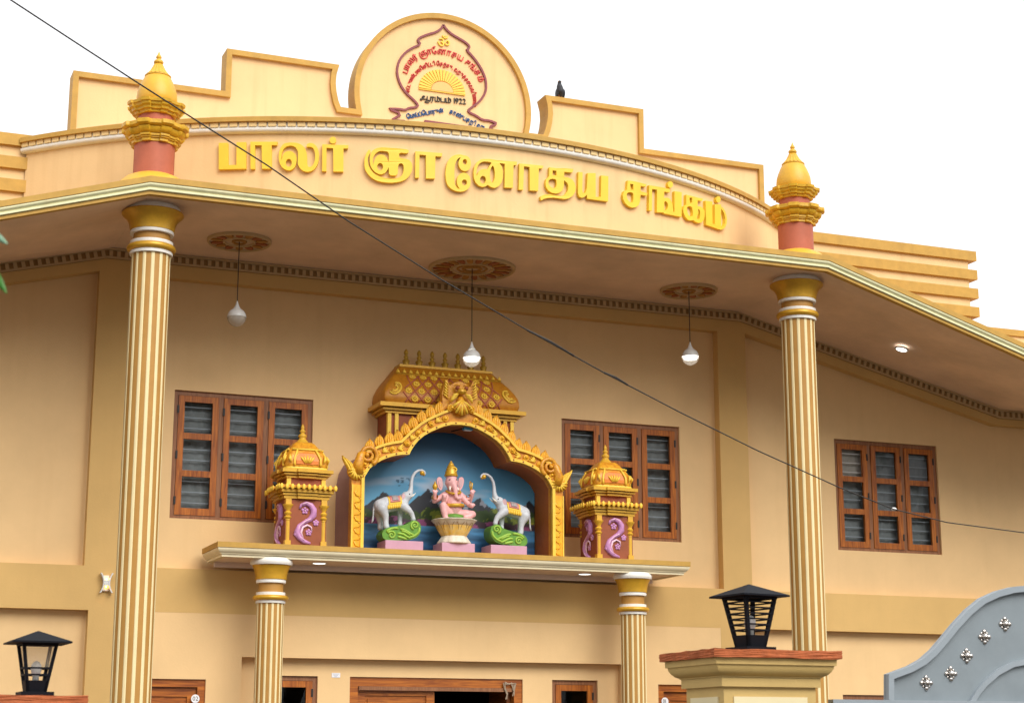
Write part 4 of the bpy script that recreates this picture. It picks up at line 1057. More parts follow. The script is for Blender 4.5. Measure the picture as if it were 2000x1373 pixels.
for i in range(7): link('pot_finial', kpm, PAV, (-0.50 + i/6.0, PF + 0.27, ZB + ZH + 0.03))

# ================================================================== TWO MINIATURE SHRINE TOWERS
def mini_tower(cx, label):
    T = thing('miniature_shrine', label, 'shrine', (cx, -0.66, 3.82), 'miniature shrine towers on the porch canopy')
    yf = -0.905; cy = yf + 0.24
    b = MB(); b.box(cx-0.235, cx+0.235, yf, yf+0.48, 3.821, 4.345); b.build('core', 'red_brown', T)
    def tier(w, z0, z1, m='gold_paint', notch=True):
        b = MB(); h = w/2
        if notch:
            k = 0.022; q = [(-h, -h), (-h*.42, -h), (-h*.42, -h-k), (h*.42, -h-k), (h*.42, -h), (h, -h), (h, -h*.42), (h+k, -h*.42), (h+k, h*.42), (h, h*.42), (h, h), (-h, h), (-h, h*.42), (-h-k, h*.42), (-h-k, -h*.42), (-h, -h*.42)]
        else: q = [(-h, -h), (h, -h), (h, h), (-h, h)]
        b.prism([q], lambda p: (cx+p[0], cy+p[1], z0), lambda p: (cx+p[0], cy+p[1], z1)); b.build('cornice_tier', m, T)
    for w, z0, z1 in ((0.52, 4.335, 4.368), (0.555, 4.371, 4.395), (0.60, 4.402, 4.440)): tier(w, z0, z1)
    tier(0.655, 4.448, 4.478, 'carved_gold')
    pt = MB(); pt.sphere((0, 0, 0), (0.022, 0.012, 0.034), 8, 6); pm = pt.mesh('eave_petal', 'rim_yellow', 'all')
    for side in range(2):
        for k in range(11):
            u = -0.31 + 0.62*k/10
            if side == 0: link('eave_petal', pm, T, (cx+u, cy-0.333 - (0.022 if abs(u) < .14 else 0), 4.458))
            else: link('eave_petal', pm, T, (cx-0.333 - (0.022 if abs(u) < .14 else 0), cy+u, 4.458), (0, 0, math.pi/2))
    b = MB(); b.box(cx-0.205, cx+0.205, cy-0.205, cy+0.205, 4.478, 4.575); b.build('neck', 'red_brown', T)
    for sx_ in (-1, 1):
        for sy_ in (-1, 1):
            b = MB(); x, y = cx+sx_*0.200, cy+sy_*0.200; b.box(x-0.023, x+0.023, y-0.023, y+0.023, 4.479, 4.574); b.build('neck_post', 'rim_yellow', T)
    for w, z0, z1 in ((0.47, 4.572, 4.597), (0.53, 4.603, 4.622), (0.585, 4.630, 4.668)): tier(w, z0, z1)
    # square bulbous dome
    dp = [(0.225, 0.0), (0.242, 0.035), (0.247, 0.075), (0.240, 0.13), (0.222, 0.18), (0.192, 0.23), (0.155, 0.275), (0.125, 0.315), (0.10, 0.335)]
    def sqf(a):
        c, s_ = abs(math.cos(a)), abs(math.sin(a)); return 1.0/((c**7 + s_**7)**(1/7))
    b = MB(); b.lathe([(r, z) for r, z in dp], (cx, cy, 4.668), 64, sqf); b.build('dome', 'carved_gold', T, smooth='all')
    b = MB(); b.lathe([(0.248, 0), (0.256, 0.012), (0.248, 0.030)], (cx, cy, 4.668), 96, lambda a: sqf(a)*(1 + 0.02*math.cos(40*a)), cap=False); b.build('dome_skirt', 'rim_yellow', T, smooth='all')
    for k in range(4):                       # orange panel framed by leafy ribs on each face
        rot = k*math.pi/2; ca, sa = math.cos(rot), math.sin(rot)
        def W_(u, r, z): return (cx + u*ca + r*sa, cy - r*ca + u*sa, 4.668 + z)
        rr = lambda z: np.interp(z, [p[1] for p in dp], [p[0] for p in dp])
        b = MB(); pts = [(-0.125, 0.06), (-0.128, 0.10), (-0.115, 0.15), (-0.085, 0.185), (-0.04, 0.205), (0, 0.21)]; pts = pts + [(-x, z) for x, z in reversed(pts[:-1])]
        b.prism([pts], lambda p: W_(p[0], rr(p[1]) + 0.008, p[1]), lambda p: W_(p[0], rr(p[1]) - 0.03, p[1])); b.build('dome_panel', 'sun_orange' if False else 'panel_orange', T)
        for q in (-0.066, -0.033, 0, 0.033, 0.066):
            b = MB(); b.tube([W_(q*0.4, rr(.07) + .012, .07), W_(q*0.9, rr(.12) + .016, .12), W_(q*1.25, rr(.17) + .010, .165 - abs(q)*.25)], [0.006, 0.013, 0.004], 6); b.build('panel_leaf', 'rim_yellow', T, smooth='all')
        for s in (-1, 1):
            b = MB(); zz = np.linspace(0.04, 0.225, 8); b.tube([W_(s*(0.150 - 0.40*max(z-0.12, 0)), rr(z) + 0.010, z) for z in zz], 0.013, 6); b.build('dome_rib', 'rim_yellow', T, smooth='all')
            b = MB(); b.tube([W_(s*0.20, rr(.16) + .004, .165), W_(s*0.205, rr(.12) + .014, .12), W_(s*0.185, rr(.07) + .006, .075)], [0.006, 0.020, 0.005], 7); b.build('corner_leaf', 'rim_yellow', T, smooth='all')
        b = MB(); b.tube([W_(-0.165, rr(.235) + .010, .235), W_(0.165, rr(.235) + .010, .235)], 0.012, 6); b.build('dome_band', 'rim_yellow', T, smooth='all')
    b = MB(); b.lathe([(0.10, 5.000), (0.075, 5.012), (0.060, 5.03), (0.042, 5.05), (0.034, 5.066), (0.046, 5.078), (0.050, 5.092), (0.036, 5.108), (0.022, 5.116), (0.022, 5.126), (0.034, 5.138), (0.033, 5.150), (0.018, 5.162), (0.016, 5.170), (0.022, 5.182), (0.018, 5.200), (0.004, 5.228)], (cx, cy, 0), 20); b.build('finial', 'bright_gold', T, smooth='all')
    # corner colonnettes
    for sx_ in (-1, 1):
        for sy_ in (-1, 1):
            x, y = cx + sx_*0.205, cy + sy_*0.225
            b = MB(); b.box(x-0.034, x+0.034, y-0.034, y+0.034, 3.8215, 3.868)
            b.lathe([(0.026, 3.868), (0.026, 4.09), (0.031, 4.095), (0.026, 4.105), (0.040, 4.118), (0.042, 4.13), (0.026, 4.145), (0.040, 4.165), (0.042, 4.178), (0.026, 4.195), (0.030, 4.21), (0.048, 4.245), (0.060, 4.262), (0.060, 4.27), (0.03, 4.272)], (x, y, 0), 16)
            b.box(x-0.032, x+0.032, y-0.032, y+0.032, 4.272, 4.336); b.build('colonnette', 'bright_gold', T, smooth=True)
    # painted relief scroll of lilac flowers on the two faces that show
    for face in (0, 1):
        def Q(u, z, d=0.0):
            return (cx + u, yf - 0.004 - d, z) if face == 0 else (cx - 0.239 - d, cy - u, z)
        m_ = 'lilac'
        def stroke(pts, rs, m='lilac', nm='scroll'):
            b = MB(); b.tube([Q(u, z, d) for u, z, d in pts], [q_*(1.5 if m == 'lilac' else 1.0) for q_ in rs], 8); b.build(nm, m, T, smooth='all')
        S = [(0.055, 3.842), (-0.02, 3.862), (-0.075, 3.905), (-0.100, 3.965), (-0.075, 4.03), (-0.02, 4.075), (0.045, 4.11), (0.085, 4.16), (0.085, 4.22), (0.05, 4.27), (-0.005, 4.288), (-0.06, 4.265), (-0.075, 4.225)]
        stroke([(u, z, 0) for u, z in S], [0.010, 0.018, 0.022, 0.024, 0.018, 0.014, 0.020, 0.026, 0.026, 0.022, 0.016, 0.012, 0.008])
        stroke([(u+0.004, z+0.006, 0.026) for u, z in S[1:-1]], [0.0055]*11, 'lilac_edge', 'scroll_edge')
        stroke([(-0.02, 4.075, .002), (-0.055, 4.055, 0), (-0.02, 4.02, 0.0)], [0.008, 0.014, 0.006])
        stroke([(-0.095, 3.99, 0), (-0.118, 3.94, 0), (-0.075, 3.88, 0)], [0.010, 0.016, 0.008])
        C2 = [(-0.03, 3.90), (-0.055, 3.96), (-0.035, 4.02), (0.015, 4.045), (0.06, 4.025), (0.07, 3.98)]
        stroke([(u, z, 0.006) for u, z in C2], [0.008, 0.014, 0.014, 0.012, 0.010, 0.007], 'lilac_edge', 'scroll_edge')
        for fx_, fz_, fr_ in ((0.035, 3.965, 0.024), (0.115, 4.075, 0.022), (-0.015, 4.205, 0.026)):
            b = MB()
            for k in range(5):
                a = k*1.2566 + 0.3; b.sphere(Q(fx_ + fr_*math.cos(a), fz_ + fr_*math.sin(a), 0.0), (0.017, 0.012, 0.017) if face == 0 else (0.012, 0.017, 0.017), 8, 6)
            b.build('blossom', 'lilac', T, smooth='all')
            b = MB(); b.sphere(Q(fx_, fz_, 0.008), 0.009, 8, 6); b.build('blossom_eye', 'lilac_edge', T, smooth='all')
mat('panel_orange', (0.72, 0.20, 0.012), 0.4, var=0.15, vscale=12)
mini_tower(-1.90, 'small golden domed shrine tower with lilac scrolls, standing before the shutter beside door 02')
mini_tower(1.90, 'small golden domed shrine tower with lilac scrolls, standing on the canopy end towards the gate')
# ================================================================== STATUES IN THE NICHE
def zoomer(x0, y0, s, Y):
    def q(x, y, dy=0.0):
        a = XZ(x0 + x*s, y0 + y*s, Y); return (a[0], Y + dy, a[1])
    k = (XZ(x0 + 100*s, y0, Y)[0] - XZ(x0, y0, Y)[0]) / 100.0
    return q, k
def pedestal(x0, x1, yf, yb, z1, label):
    b = MB(); b.box(x0, x1, yf, yb, 3.821, z1); o = b.build('pedestal', 'pedestal_lilac')
    bv = o.modifiers.new('bevel', 'BEVEL'); bv.width = 0.006; bv.segments = 2
    return tag(o, label, 'pedestal', 'lilac plinths in the niche')
SY = -0.46
pz = XZ(800, 1056, -0.62)[1]
pedestal(-0.875, -0.415, -0.62, -0.30, pz, 'lilac plinth under the elephant on the side of door 02')
pedestal(-0.185, 0.225, -0.62, -0.30, pz, 'lilac plinth under the seated pink figure in the niche')
pedestal(0.425, 0.885, -0.62, -0.30, pz, 'lilac plinth under the elephant on the side of the gate')

def elephant(mirror, label):
    q0, k = zoomer(715, 880, .14568, SY)
    base = q0(545, 1205); ox, oz = base[0], pz + 0.001
    tx = -0.645 if not mirror else 0.655
    s = -1 if mirror else 1
    def q(x, y, dy=0.0):
        a = q0(x, y); return (tx + s*(a[0] - ox), SY + dy, oz + (a[2] - base[2]) + 0.004)
    r = lambda p: p*k*1.06
    E_ = thing('elephant_statue', label, 'statue', (tx, SY, oz), 'white elephant statues flanking the seated figure')
    body = [[(q(285,735), r(92)), (q(360,715), r(100)), (q(450,700), r(92)), (q(530,690), r(84)), (q(585,680), r(66)), (q(605,640), r(58))],
            [(q(600,640), r(62)), (q(622,605), r(64)), (q(655,590), r(52)), (q(680,545), r(36)), (q(692,480), r(27)), (q(695,410), r(22)), (q(708,345), r(20)), (q(740,285), r(18)), (q(790,252), r(16)), (q(840,250), r(15)), (q(872,272), r(14)), (q(880,300), r(13))],
            [(q(620,650), r(40)), (q(632,690), r(24)), (q(640,712), r(14))],
            [(q(285,770,-.05), r(72)), (q(325,860,-.055), r(46)), (q(335,930,-.055), r(34)), (q(335,985,-.055), r(36)), (q(342,1012,-.055), r(38))],
            [(q(265,770,.05), r(70)), (q(285,870,.055), r(44)), (q(300,950,.055), r(33)), (q(300,1012,.055), r(36))],
            [(q(560,740,.045), r(58)), (q(562,840,.05), r(34)), (q(562,920,.05), r(28)), (q(560,968,.05), r(32))],
            [(q(570,735,-.045), r(62)), (q(630,790,-.06), r(44)), (q(672,835,-.06), r(34)), (q(690,880,-.06), r(30)), (q(697,912,-.06), r(32))]]
    me = blob(body, 0.0085, 3, 'body'); me.materials.append(MATS['elephant_white']); link('body', me, E_)
    b = MB(); b.tube([q(205,720), q(190,780), q(185,860), q(178,920), q(165,955)], [r(14), r(12), r(10), r(12), r(4)], 8); b.build('tail', 'elephant_white', E_, smooth='all')
    for dy in (-1, 1):
        b = MB(); pts = [(585, 560), (560, 590), (552, 640), (575, 690), (610, 715), (622, 670), (618, 600)]
        c = [(p[0], p[1]) for p in rnd(pts, 2)]
        b.prism([c], lambda p: q(p[0]-14, p[1], dy*(0.068 + 0.00035*(p[0]-560)*-1)), lambda p: q(p[0]-14, p[1], dy*0.055)); b.build('ear', 'ear_pink', E_, smooth=True)
        b = MB(); b.sphere(q(655, 575, dy*0.047), r(9), 8, 6); b.build('eye', 'black_eye', E_, smooth='all')
        b = MB(); b.tube([q(668, 615, dy*0.034), q(705, 595, dy*0.040), q(738, 560, dy*0.038)], [r(11), r(9), r(3)], 8); b.build('tusk', 'ivory', E_, smooth='all')
    # caparison: cloth over the back, with a golden fringe
    def drape(u0, u1, th, dr, m, nm, thick=0.0):
        b = MB(); v = []; f = []; n, mth = 10, 18
        for i in range(n+1):
            u = u0 + (u1-u0)*i/n; cx_ = 360 + (540-360)*u; cz_ = 712 - 22*u; R_ = (99 - 12*u) + dr
            for j in range(mth+1):
                a = th[0] + (th[1]-th[0])*j/mth; R2 = R_ + (3*math.cos(j*math.pi*1.0) if thick else 0)
                p = q(cx_ + 12*math.sin(a)*0, cz_ - R2*math.cos(a), 0); v.append((p[0], SY + R2*k*math.sin(a)*1.02, p[2]))
        for i in range(n):
            for j in range(mth): f.append((i*(mth+1)+j, i*(mth+1)+j+1, (i+1)*(mth+1)+j+1, (i+1)*(mth+1)+j))
        b.add(v, f); o = b.build(nm, m, E_, smooth='all'); so = o.modifiers.new('thickness', 'SOLIDIFY'); so.thickness = 0.006; so.offset = 1
    drape(0.0, 1.0, (-1.95, 1.95), 3, 'rim_yellow', 'blanket_border')
    drape(0.12, 0.88, (-1.45, 1.45), 9, 'cloth_pink', 'blanket')
    drape(0.28, 0.72, (-1.25, 1.25), 16, 'blanket_grey', 'blanket_panel')
    for dy in (-1, 1):
        for i in range(7):
            u = i/6; b = MB(); p = q(360 + 180*u, 712 - 22*u + 42, 0); b.sphere((p[0], SY + dy*(99 - 12*u + 4)*k*0.97, p[2]), (0.016, 0.012, 0.028), 8, 6); b.build('tassel', 'rim_yellow', E_, smooth='all')
    b = MB(); c = q(838, 288); b.sphere(c, r(30), 12, 10); b.tube([c, q(872, 318)], [r(14), r(15)], 10); b.build('golden_pot', 'gold_paint', E_, smooth='all')
    # green scrolled cushion
    out = [(300, 1050), (360, 1025), (470, 1010), (560, 995), (620, 975), (660, 935), (720, 935), (770, 975), (785, 1040), (770, 1110), (720, 1165), (640, 1195), (480, 1200), (330, 1203), (275, 1170), (262, 1110)]
    c = rnd(out, 2); b = MB(); b.prism([c], lambda p: q(p[0], p[1], -0.115), lambda p: q(p[0], p[1], 0.12)); o = b.build('scroll_cushion', 'leaf_green', E_, smooth=True)
    def curl(cx_, cy_, R_, a0, turns, m='light_green', w=14):
        pts = []; rs = []
        for t in np.linspace(0, turns*2*math.pi, 30):
            qq = R_*(1 - 0.85*t/(turns*6.2832)); pts.append(q(cx_ + qq*math.cos(a0 + t), cy_ + qq*math.sin(a0 + t), -0.118)); rs.append(r(w)*(1 - 0.4*t/(turns*6.2832)))
        b = MB(); b.tube(pts, rs, 7); b.build('curl', m, E_, smooth='all')
    curl(700, 1000, 58, 1.9, 1.5); curl(390, 1130, 55, 3.6, 1.5)
    for pts in ([(320, 1090), (360, 1050), (440, 1035), (480, 1045)], [(760, 1030), (755, 1090), (700, 1140), (620, 1165)], [(500, 1050), (560, 1060), (640, 1110), (690, 1135)], [(470, 1110), (530, 1110), (590, 1150), (640, 1175)], [(520, 1075), (580, 1090), (640, 1135)], [(470, 1150), (530, 1165), (590, 1185)]):
        b = MB(); b.tube([q(x, y, -0.117) for x, y in smooth_line(pts, 1)], [r(9)] + [r(15)]*(len(smooth_line(pts, 1))-2) + [r(5)], 7); b.build('leaf_stroke', 'light_green', E_, smooth='all')
mat('ear_pink', (0.62, 0.40, 0.42), 0.45, var=0.15, vscale=12)
mat('blanket_grey', (0.40, 0.34, 0.34), 0.5, var=0.5, vscale=45)
elephant(False, 'white elephant statue with raised trunk, facing the seated figure from the side of door 02')
elephant(True, 'white elephant statue with raised trunk, facing the seated figure from the side of the gate')

def deity():
    q0, k = zoomer(825, 885, .14563, SY); base = q0(420, 1208); dz = pz + 0.001 - base[2]; dx = 0.02 - base[0]
    def q(x, y, dy=0.0): a = q0(x, y); return (a[0] + dx, SY + dy, a[2] + dz)
    r = lambda p: p*k
    G = thing('deity_statue', 'seated pink elephant-headed figure with golden crown on a lotus seat in the niche', 'statue', (0.02, SY, pz))
    body = [[(q(410,790,.02), r(105)), (q(412,720,.0), r(112)), (q(412,640,.01), r(105)), (q(410,570,.015), r(98)), (q(405,500,.02), r(70))],
            [(q(385,380,-.01), r(84)), (q(385,330,-.005), r(72)), (q(385,430,-.015), r(66))],
            [(q(400,430,-.065), r(40)), (q(404,480,-.085), r(35)), (q(404,535,-.095), r(30)), (q(412,585,-.10), r(27)), (q(440,610,-.105), r(24)), (q(470,600,-.11), r(20)), (q(480,578,-.115), r(15))],
            [(q(310,545,.02), r(48)), (q(230,590,.03), r(38)), (q(165,625,.02), r(33)), (q(158,570,-.01), r(27)), (q(155,520,-.03), r(28))],
            [(q(320,560,-.02), r(46)), (q(270,640,-.05), r(36)), (q(245,625,-.10), r(30)), (q(248,585,-.12), r(34))],
            [(q(510,545,.02), r(48)), (q(580,590,.03), r(38)), (q(640,625,.02), r(33)), (q(652,570,-.01), r(27)), (q(656,525,-.03), r(28))],
            [(q(505,560,-.02), r(46)), (q(560,640,-.05), r(36)), (q(590,690,-.09), r(30)), (q(615,705,-.12), r(32))],
            [(q(350,810,-.02), r(72)), (q(270,740,-.07), r(58)), (q(245,705,-.09), r(50)), (q(252,780,-.10), r(46)), (q(262,850,-.11), r(36)), (q(275,880,-.125), r(26)), (q(300,886,-.15), r(20))],
            [(q(470,820,-.02), r(70)), (q(560,810,-.06), r(58)), (q(640,815,-.07), r(48)), (q(590,845,-.12), r(38)), (q(520,860,-.135), r(30))]]
    # fingers of the raised hands
    for hx, hy, hd, dirs in ((248,585,-.135, ((-34,-26),(-12,-36),(12,-36),(32,-24))), (655,520,-.035, ((-30,-22),(-10,-36),(12,-36),(34,-22))), (155,515,-.035, ((-34,-20),(-14,-32),(14,-32),(34,-18))), (618,712,-.13, ((-30,-24),(-8,-34),(14,-30),(32,-16)))):
        for fx, fy in dirs: body.append([(q(hx + fx*.4, hy + fy*.3, hd), r(13)), (q(hx + fx, hy + fy, hd - .004), r(10))])
    me = blob(body, 0.0085, 3, 'body'); me.materials.append(MATS['skin_pink']); link('body', me, G)
    for s, ex in ((-1, 262), (1, 495)):
        pts = [(0, -85), (s*45, -95), (s*68, -55), (s*60, 0), (s*45, 50), (s*15, 90), (s*-8, 70), (s*-15, 0)]
        b = MB(); c = rnd(pts, 2); b.prism([c], lambda p: q(ex + p[0], 395 + p[1], 0.012), lambda p: q(ex + p[0], 395 + p[1], 0.032)); b.build('ear', 'skin_pink', G, smooth=True)
        b = MB(); c2 = [(x*.6, z*.62) for x, z in c]; b.prism([c2], lambda p: q(ex + s*6 + p[0], 395 + p[1], 0.006), lambda p: q(ex + s*6 + p[0], 395 + p[1], 0.014)); b.build('inner_ear', 'ear_pink', G, smooth=True)
        b = MB(); b.sphere(q(385 + s*42, 352, -.066), (r(15), r(8), r(10)), 10, 8); b.build('eye', 'black_eye', G, smooth='all')
        b = MB(); b.tube([q(385 + s*40, 445, -.06), q(385 + s*52, 475, -.09), q(385 + s*58, 500, -.11)], [r(15), r(13), r(4)], 8); b.build('tusk', 'ivory', G, smooth='all')
        b = MB(); b.tube([q(385 + s*225 - 0, 575 if s < 0 else 580, -.01 + t) for t in (-.03, 0.03)], r(36), 14, cap=False); b.build('bracelet', 'gold_paint', G, smooth='all')
    b = MB(); c = q(382, 285, 0.0); z = lambda y: q(382, y)[2] - c[2]
    b.lathe([(r(84), z(300)), (r(88), z(280)), (r(76), z(262)), (r(78), z(240)), (r(66), z(222)), (r(66), z(200)), (r(52), z(184)), (r(52), z(164)), (r(36), z(148)), (r(34), z(130)), (r(18), z(116)), (r(16), z(104)), (r(3), z(88))], (c[0], c[1], c[2]), 24); b.build('crown', 'gold_paint', G, smooth=True)
    b = MB(); b.tube([(q(400 + 36*math.cos(t), 214 + 30*math.sin(t), -.052)) for t in np.linspace(0, 6.28, 17)], r(9), 6); b.build('crown_jewel', 'rim_yellow', G, smooth='all')
    b = MB(); b.tube([q(412 + 122*math.cos(t), 690 + 6*math.sin(t), -0.118*math.sin(t)) for t in np.linspace(0, 2*math.pi, 29)], r(24), 10); b.build('waist_belt', 'gold_paint', G, smooth='all')
    b = MB(); b.tube([q(405 + 88*math.cos(t), 500 + 44*math.sin(t), -0.02 - 0.085*math.sin(t)) for t in np.linspace(-0.3, math.pi + .3, 21)], r(15), 8); b.build('necklace', 'gold_paint', G, smooth='all')
    b = MB(); b.sphere(q(400, 850, -.05), (r(150), r(110), r(45)), 20, 10); b.build('seat_cloth', 'leaf_green', G, smooth='all')
    b = MB(); b.lathe([(r(12), 0), (r(20), r(20)), (r(34), r(50)), (r(28), r(80)), (r(14), r(100)), (r(3), r(130))], tuple(np.array(q(155, 500, -.03))), 14); b.build('conch', 'gold_paint', G, smooth='all')
    b = MB(); b.tube([q(640, 500, -.03), q(622, 430, -.03), q(628, 365, -.03), q(655, 395, -.03), q(648, 450, -.03), q(650, 500, -.03)], r(10), 7); b.build('noose', 'gold_paint', G, smooth='all')
    # lotus seat
    c = q(420, 1208); R_ = lambda y: q(420, y)[2]
    pet = lambda n, a_: (lambda a: 1 + a_*abs(math.cos(n*a/2)))
    b = MB(); b.lathe([(r(205), 0.0), (r(210), r(14)), (r(185), r(50)), (r(165), r(80)), (r(152), r(98))], (c[0], SY, c[2]), 80, pet(12, .05)); b.build('lotus_base', 'lotus_white', G, smooth='all')
    b = MB(); b.lathe([(r(145), r(96)), (r(160), r(110)), (r(185), r(150)), (r(205), r(190)), (r(222), r(225))], (c[0], SY, c[2]), 96, pet(12, .05), cap=False); b.build('lotus_petals', 'lotus_yellow', G, smooth='all')
    b = MB(); b.lathe([(r(222), r(225)), (r(244), r(262)), (r(270), r(290)), (r(282), r(300)), (r(262), r(308)), (r(120), r(312))], (c[0], SY, c[2]), 96, pet(12, .05)); b.build('lotus_rim', 'lotus_white', G, smooth='all')
    for i in range(12):
        a = 2*math.pi*(i + 0.5)/12 - math.pi/2
        for da in (-0.20, 0.20):
            pts = [(c[0] + rr*math.cos(a + da*w_), SY + rr*math.sin(a + da*w_), c[2] + zz) for rr, zz, w_ in ((r(160), r(110), .9), (r(198), r(165), 1.0), (r(232), r(222), .85), (r(254), r(262), .3))]
            b = MB(); b.tube(pts, r(3.5), 5); b.build('petal_line', 'petal_line', G)
mat('lotus_white', (0.72, 0.64, 0.52), 0.45, var=0.15, vscale=20)
mat('lotus_yellow', (0.86, 0.50, 0.03), 0.45, var=0.18, vscale=18, col2=(0.80, 0.62, 0.30))
mat('petal_line', (0.28, 0.16, 0.06), 0.6)
deity()

# ================================================================== LAMPS ON THE BUILDING
def ceiling_rose(x, y, R_, petals, label):
    z = 7.204 + 0.002
    C_ = thing('ceiling_rose', label, 'ceiling rose', (x, y, z), 'round plaster roses on the soffit')
    def ring(r0, r1, h, m, nm):
        b = MB(); b.lathe([(r0, 0.03), (r0, -h*0.5), ((r0+r1)/2, -h), (r1, -h*0.5), (r1, 0.03)], (x, y, z), 56, cap=False); b.build(nm, m, C_, smooth='all')
    b = MB(); b.lathe([(R_*0.97, 0.02), (R_*0.97, -0.006), (0.01, -0.006)], (x, y, z), 56, cap=False); b.build('disc', 'rose_cream', C_)
    ring(R_*0.92, R_, 0.035, 'frieze_light', 'outer_ring'); ring(R_*0.44, R_*0.50, 0.028, 'frieze_light', 'inner_ring'); ring(R_*0.16, R_*0.24, 0.030, 'rose_orange', 'boss')
    if R_ > 0.45: ring(R_*0.30, R_*0.36, 0.022, 'rose_orange', 'inner_ring')
    for i in range(petals):
        a = 2*math.pi*i/petals; b = MB(); pts = []
        for rr, w in ((0.52, .02), (0.60, .085), (0.70, .10), (0.80, .095), (0.90, .03)): pts.append((rr*R_, w*R_*12/petals*1.3))
        pl = [(p, w) for p, w in pts] + [(p, -w) for p, w in reversed(pts)]
        ca, sa = math.cos(a), math.sin(a)
        b.prism([pl], lambda p: (x + p[0]*ca - p[1]*sa, y + p[0]*sa + p[1]*ca, z - 0.020), lambda p: (x + p[0]*ca - p[1]*sa, y + p[0]*sa + p[1]*ca, z + 0.01)); b.build('petal', 'rose_orange' if i % 2 else 'rose_red', C_)
mat('rose_cream', (0.50, 0.37, 0.25), 0.7); mat('rose_orange', (0.42, 0.20, 0.035), 0.6, var=0.3, vscale=25); mat('rose_red', (0.36, 0.11, 0.03), 0.6, var=0.3, vscale=25)
ceiling_rose(-2.79, -1.03, 0.36, 14, 'round orange and cream plaster rose on the soffit, nearest the column before door 02')
ceiling_rose(0.06, -0.92, 0.52, 22, 'largest round plaster rose with red and orange border, on the soffit above the arch')
ceiling_rose(2.94, -0.96, 0.36, 14, 'round orange and cream plaster rose on the soffit, nearest the column towards the gate')

def pendant(x, y, px_top, py_top, px_bot, py_bot, lit, label):
    zt = XZ(px_top, py_top, y)[1]; zb = XZ(px_bot, py_bot, y)[1]; H = zt - zb
    L = thing('pendant_lamp', label, 'lamp', (x, y, zt), 'globe lamps hanging from the soffit')
    b = MB(); b.tube([(x, y, 7.20), (x, y, zt - 0.01)], 0.0055, 6); b.build('cord', 'cable_black', L)
    b = MB(); b.lathe([(0.006, zt), (0.014, zt - 0.03), (0.026, zt - 0.065), (0.050, zt - 0.098)], (x, y, 0), 20, cap=False); b.build('cap', 'lamp_white', L, smooth='all')
    R_ = 0.106; cz = zb + R_
    b = MB(); b.lathe([(R_*math.cos(t), cz + R_*math.sin(t)) for t in np.linspace(0.02, 1.25, 10)], (x, y, 0), 28, cap=False); b.build('upper_shell', 'lamp_white', L, smooth='all')
    b = MB(); b.lathe([(R_*math.cos(t)*0.995, cz + R_*math.sin(t)) for t in np.linspace(-1.57, 0.02, 14)], (x, y, 0), 28, cap=False); b.build('lower_globe', 'globe_glass', L, smooth='all')
    b = MB(); b.lathe([(R_*0.93, cz + 0.006), (R_*0.75, cz - 0.012 - (0.02 if lit else 0)), (0.004, cz - (0.040 if lit else 0.015))], (x, y, 0), 28, cap=False); b.build('diffuser', 'bulb_lit' if lit else 'lamp_white', L, smooth='all')
    return L
gm = bpy.data.materials.new('globe_glass'); gm.use_nodes = True; _t = gm.node_tree; _t.nodes.clear(); MATS['globe_glass'] = gm
_o = _t.nodes.new('ShaderNodeOutputMaterial'); _m = _t.nodes.new('ShaderNodeMixShader'); _m.inputs[0].default_value = 0.45
_a = _t.nodes.new('ShaderNodeBsdfTransparent'); _b = _t.nodes.new('ShaderNodeBsdfPrincipled'); _b.inputs['Base Color'].default_value = (.62, .58, .52, 1); _b.inputs['Roughness'].default_value = .1
_t.links.new(_a.outputs[0], _m.inputs[1]); _t.links.new(_b.outputs[0], _m.inputs[2]); _t.links.new(_m.outputs[0], _o.inputs['Surface'])
def at_soffit(px_, py_):
    """where the line of sight meets the roof soffit"""
    best = None
    for Y in np.linspace(-2.3, -0.2, 400):
        p = P(px_, py_, Y); x = p[0]; t = (Y + 2.335)/(FY + 2.335); zz = (z_top(x) - 0.182)*(1-t) + (z_wall(x))*t
        e = abs(p[2]-zz)
        if best is None or e < best[0]: best = (e, p)
    return best[1]
pendant(-2.79, -1.03, 463, 588, 461, 638, False, 'unlit globe lamp hanging on a cord beside the column before door 02')
pendant(0.06, -0.92, 924, 668, 923, 717, True, 'lit globe lamp hanging on a cord before the temple roof finials')
pendant(2.94, -0.96, 1344, 668, 1344, 713, True, 'lit globe lamp hanging on a cord beside the pilaster towards the gate')

def downlight(x, y, z, R_, label, nx=0.0):
    D = thing('downlight', label, 'downlight', (x, y, z), 'recessed lights')
    rot = (0, math.atan(nx), 0)
    b = MB(); b.lathe([(R_*0.86, 0.004), (R_*0.86, -0.008), (R_, -0.010), (R_*1.12, -0.003), (R_*1.12, 0.01)], (0, 0, 0), 28, cap=False); o = b.build('trim_ring', 'lamp_white', D, smooth='all'); o.matrix_parent_inverse = Matrix.Identity(4); o.rotation_euler = rot
    b = MB(); b.lathe([(R_*0.86, -0.004), (0.002, -0.005)], (0, 0, 0), 28, cap=False); o = b.build('lens', 'lamp_lit', D); o.matrix_parent_inverse = Matrix.Identity(4); o.rotation_euler = rot
downlight(-1.62, -0.50, 3.674, 0.088, 'lit round downlight under the porch canopy, beside the column before door 02')
downlight(1.70, -0.47, 3.674, 0.088, 'lit round downlight under the porch canopy, beside the column towards the gate')
_p = at_soffit(1761, 682); downlight(_p[0], _p[1], _p[2] - 0.002, 0.082, 'lit round downlight on the sloping soffit of the wing', 0.302)

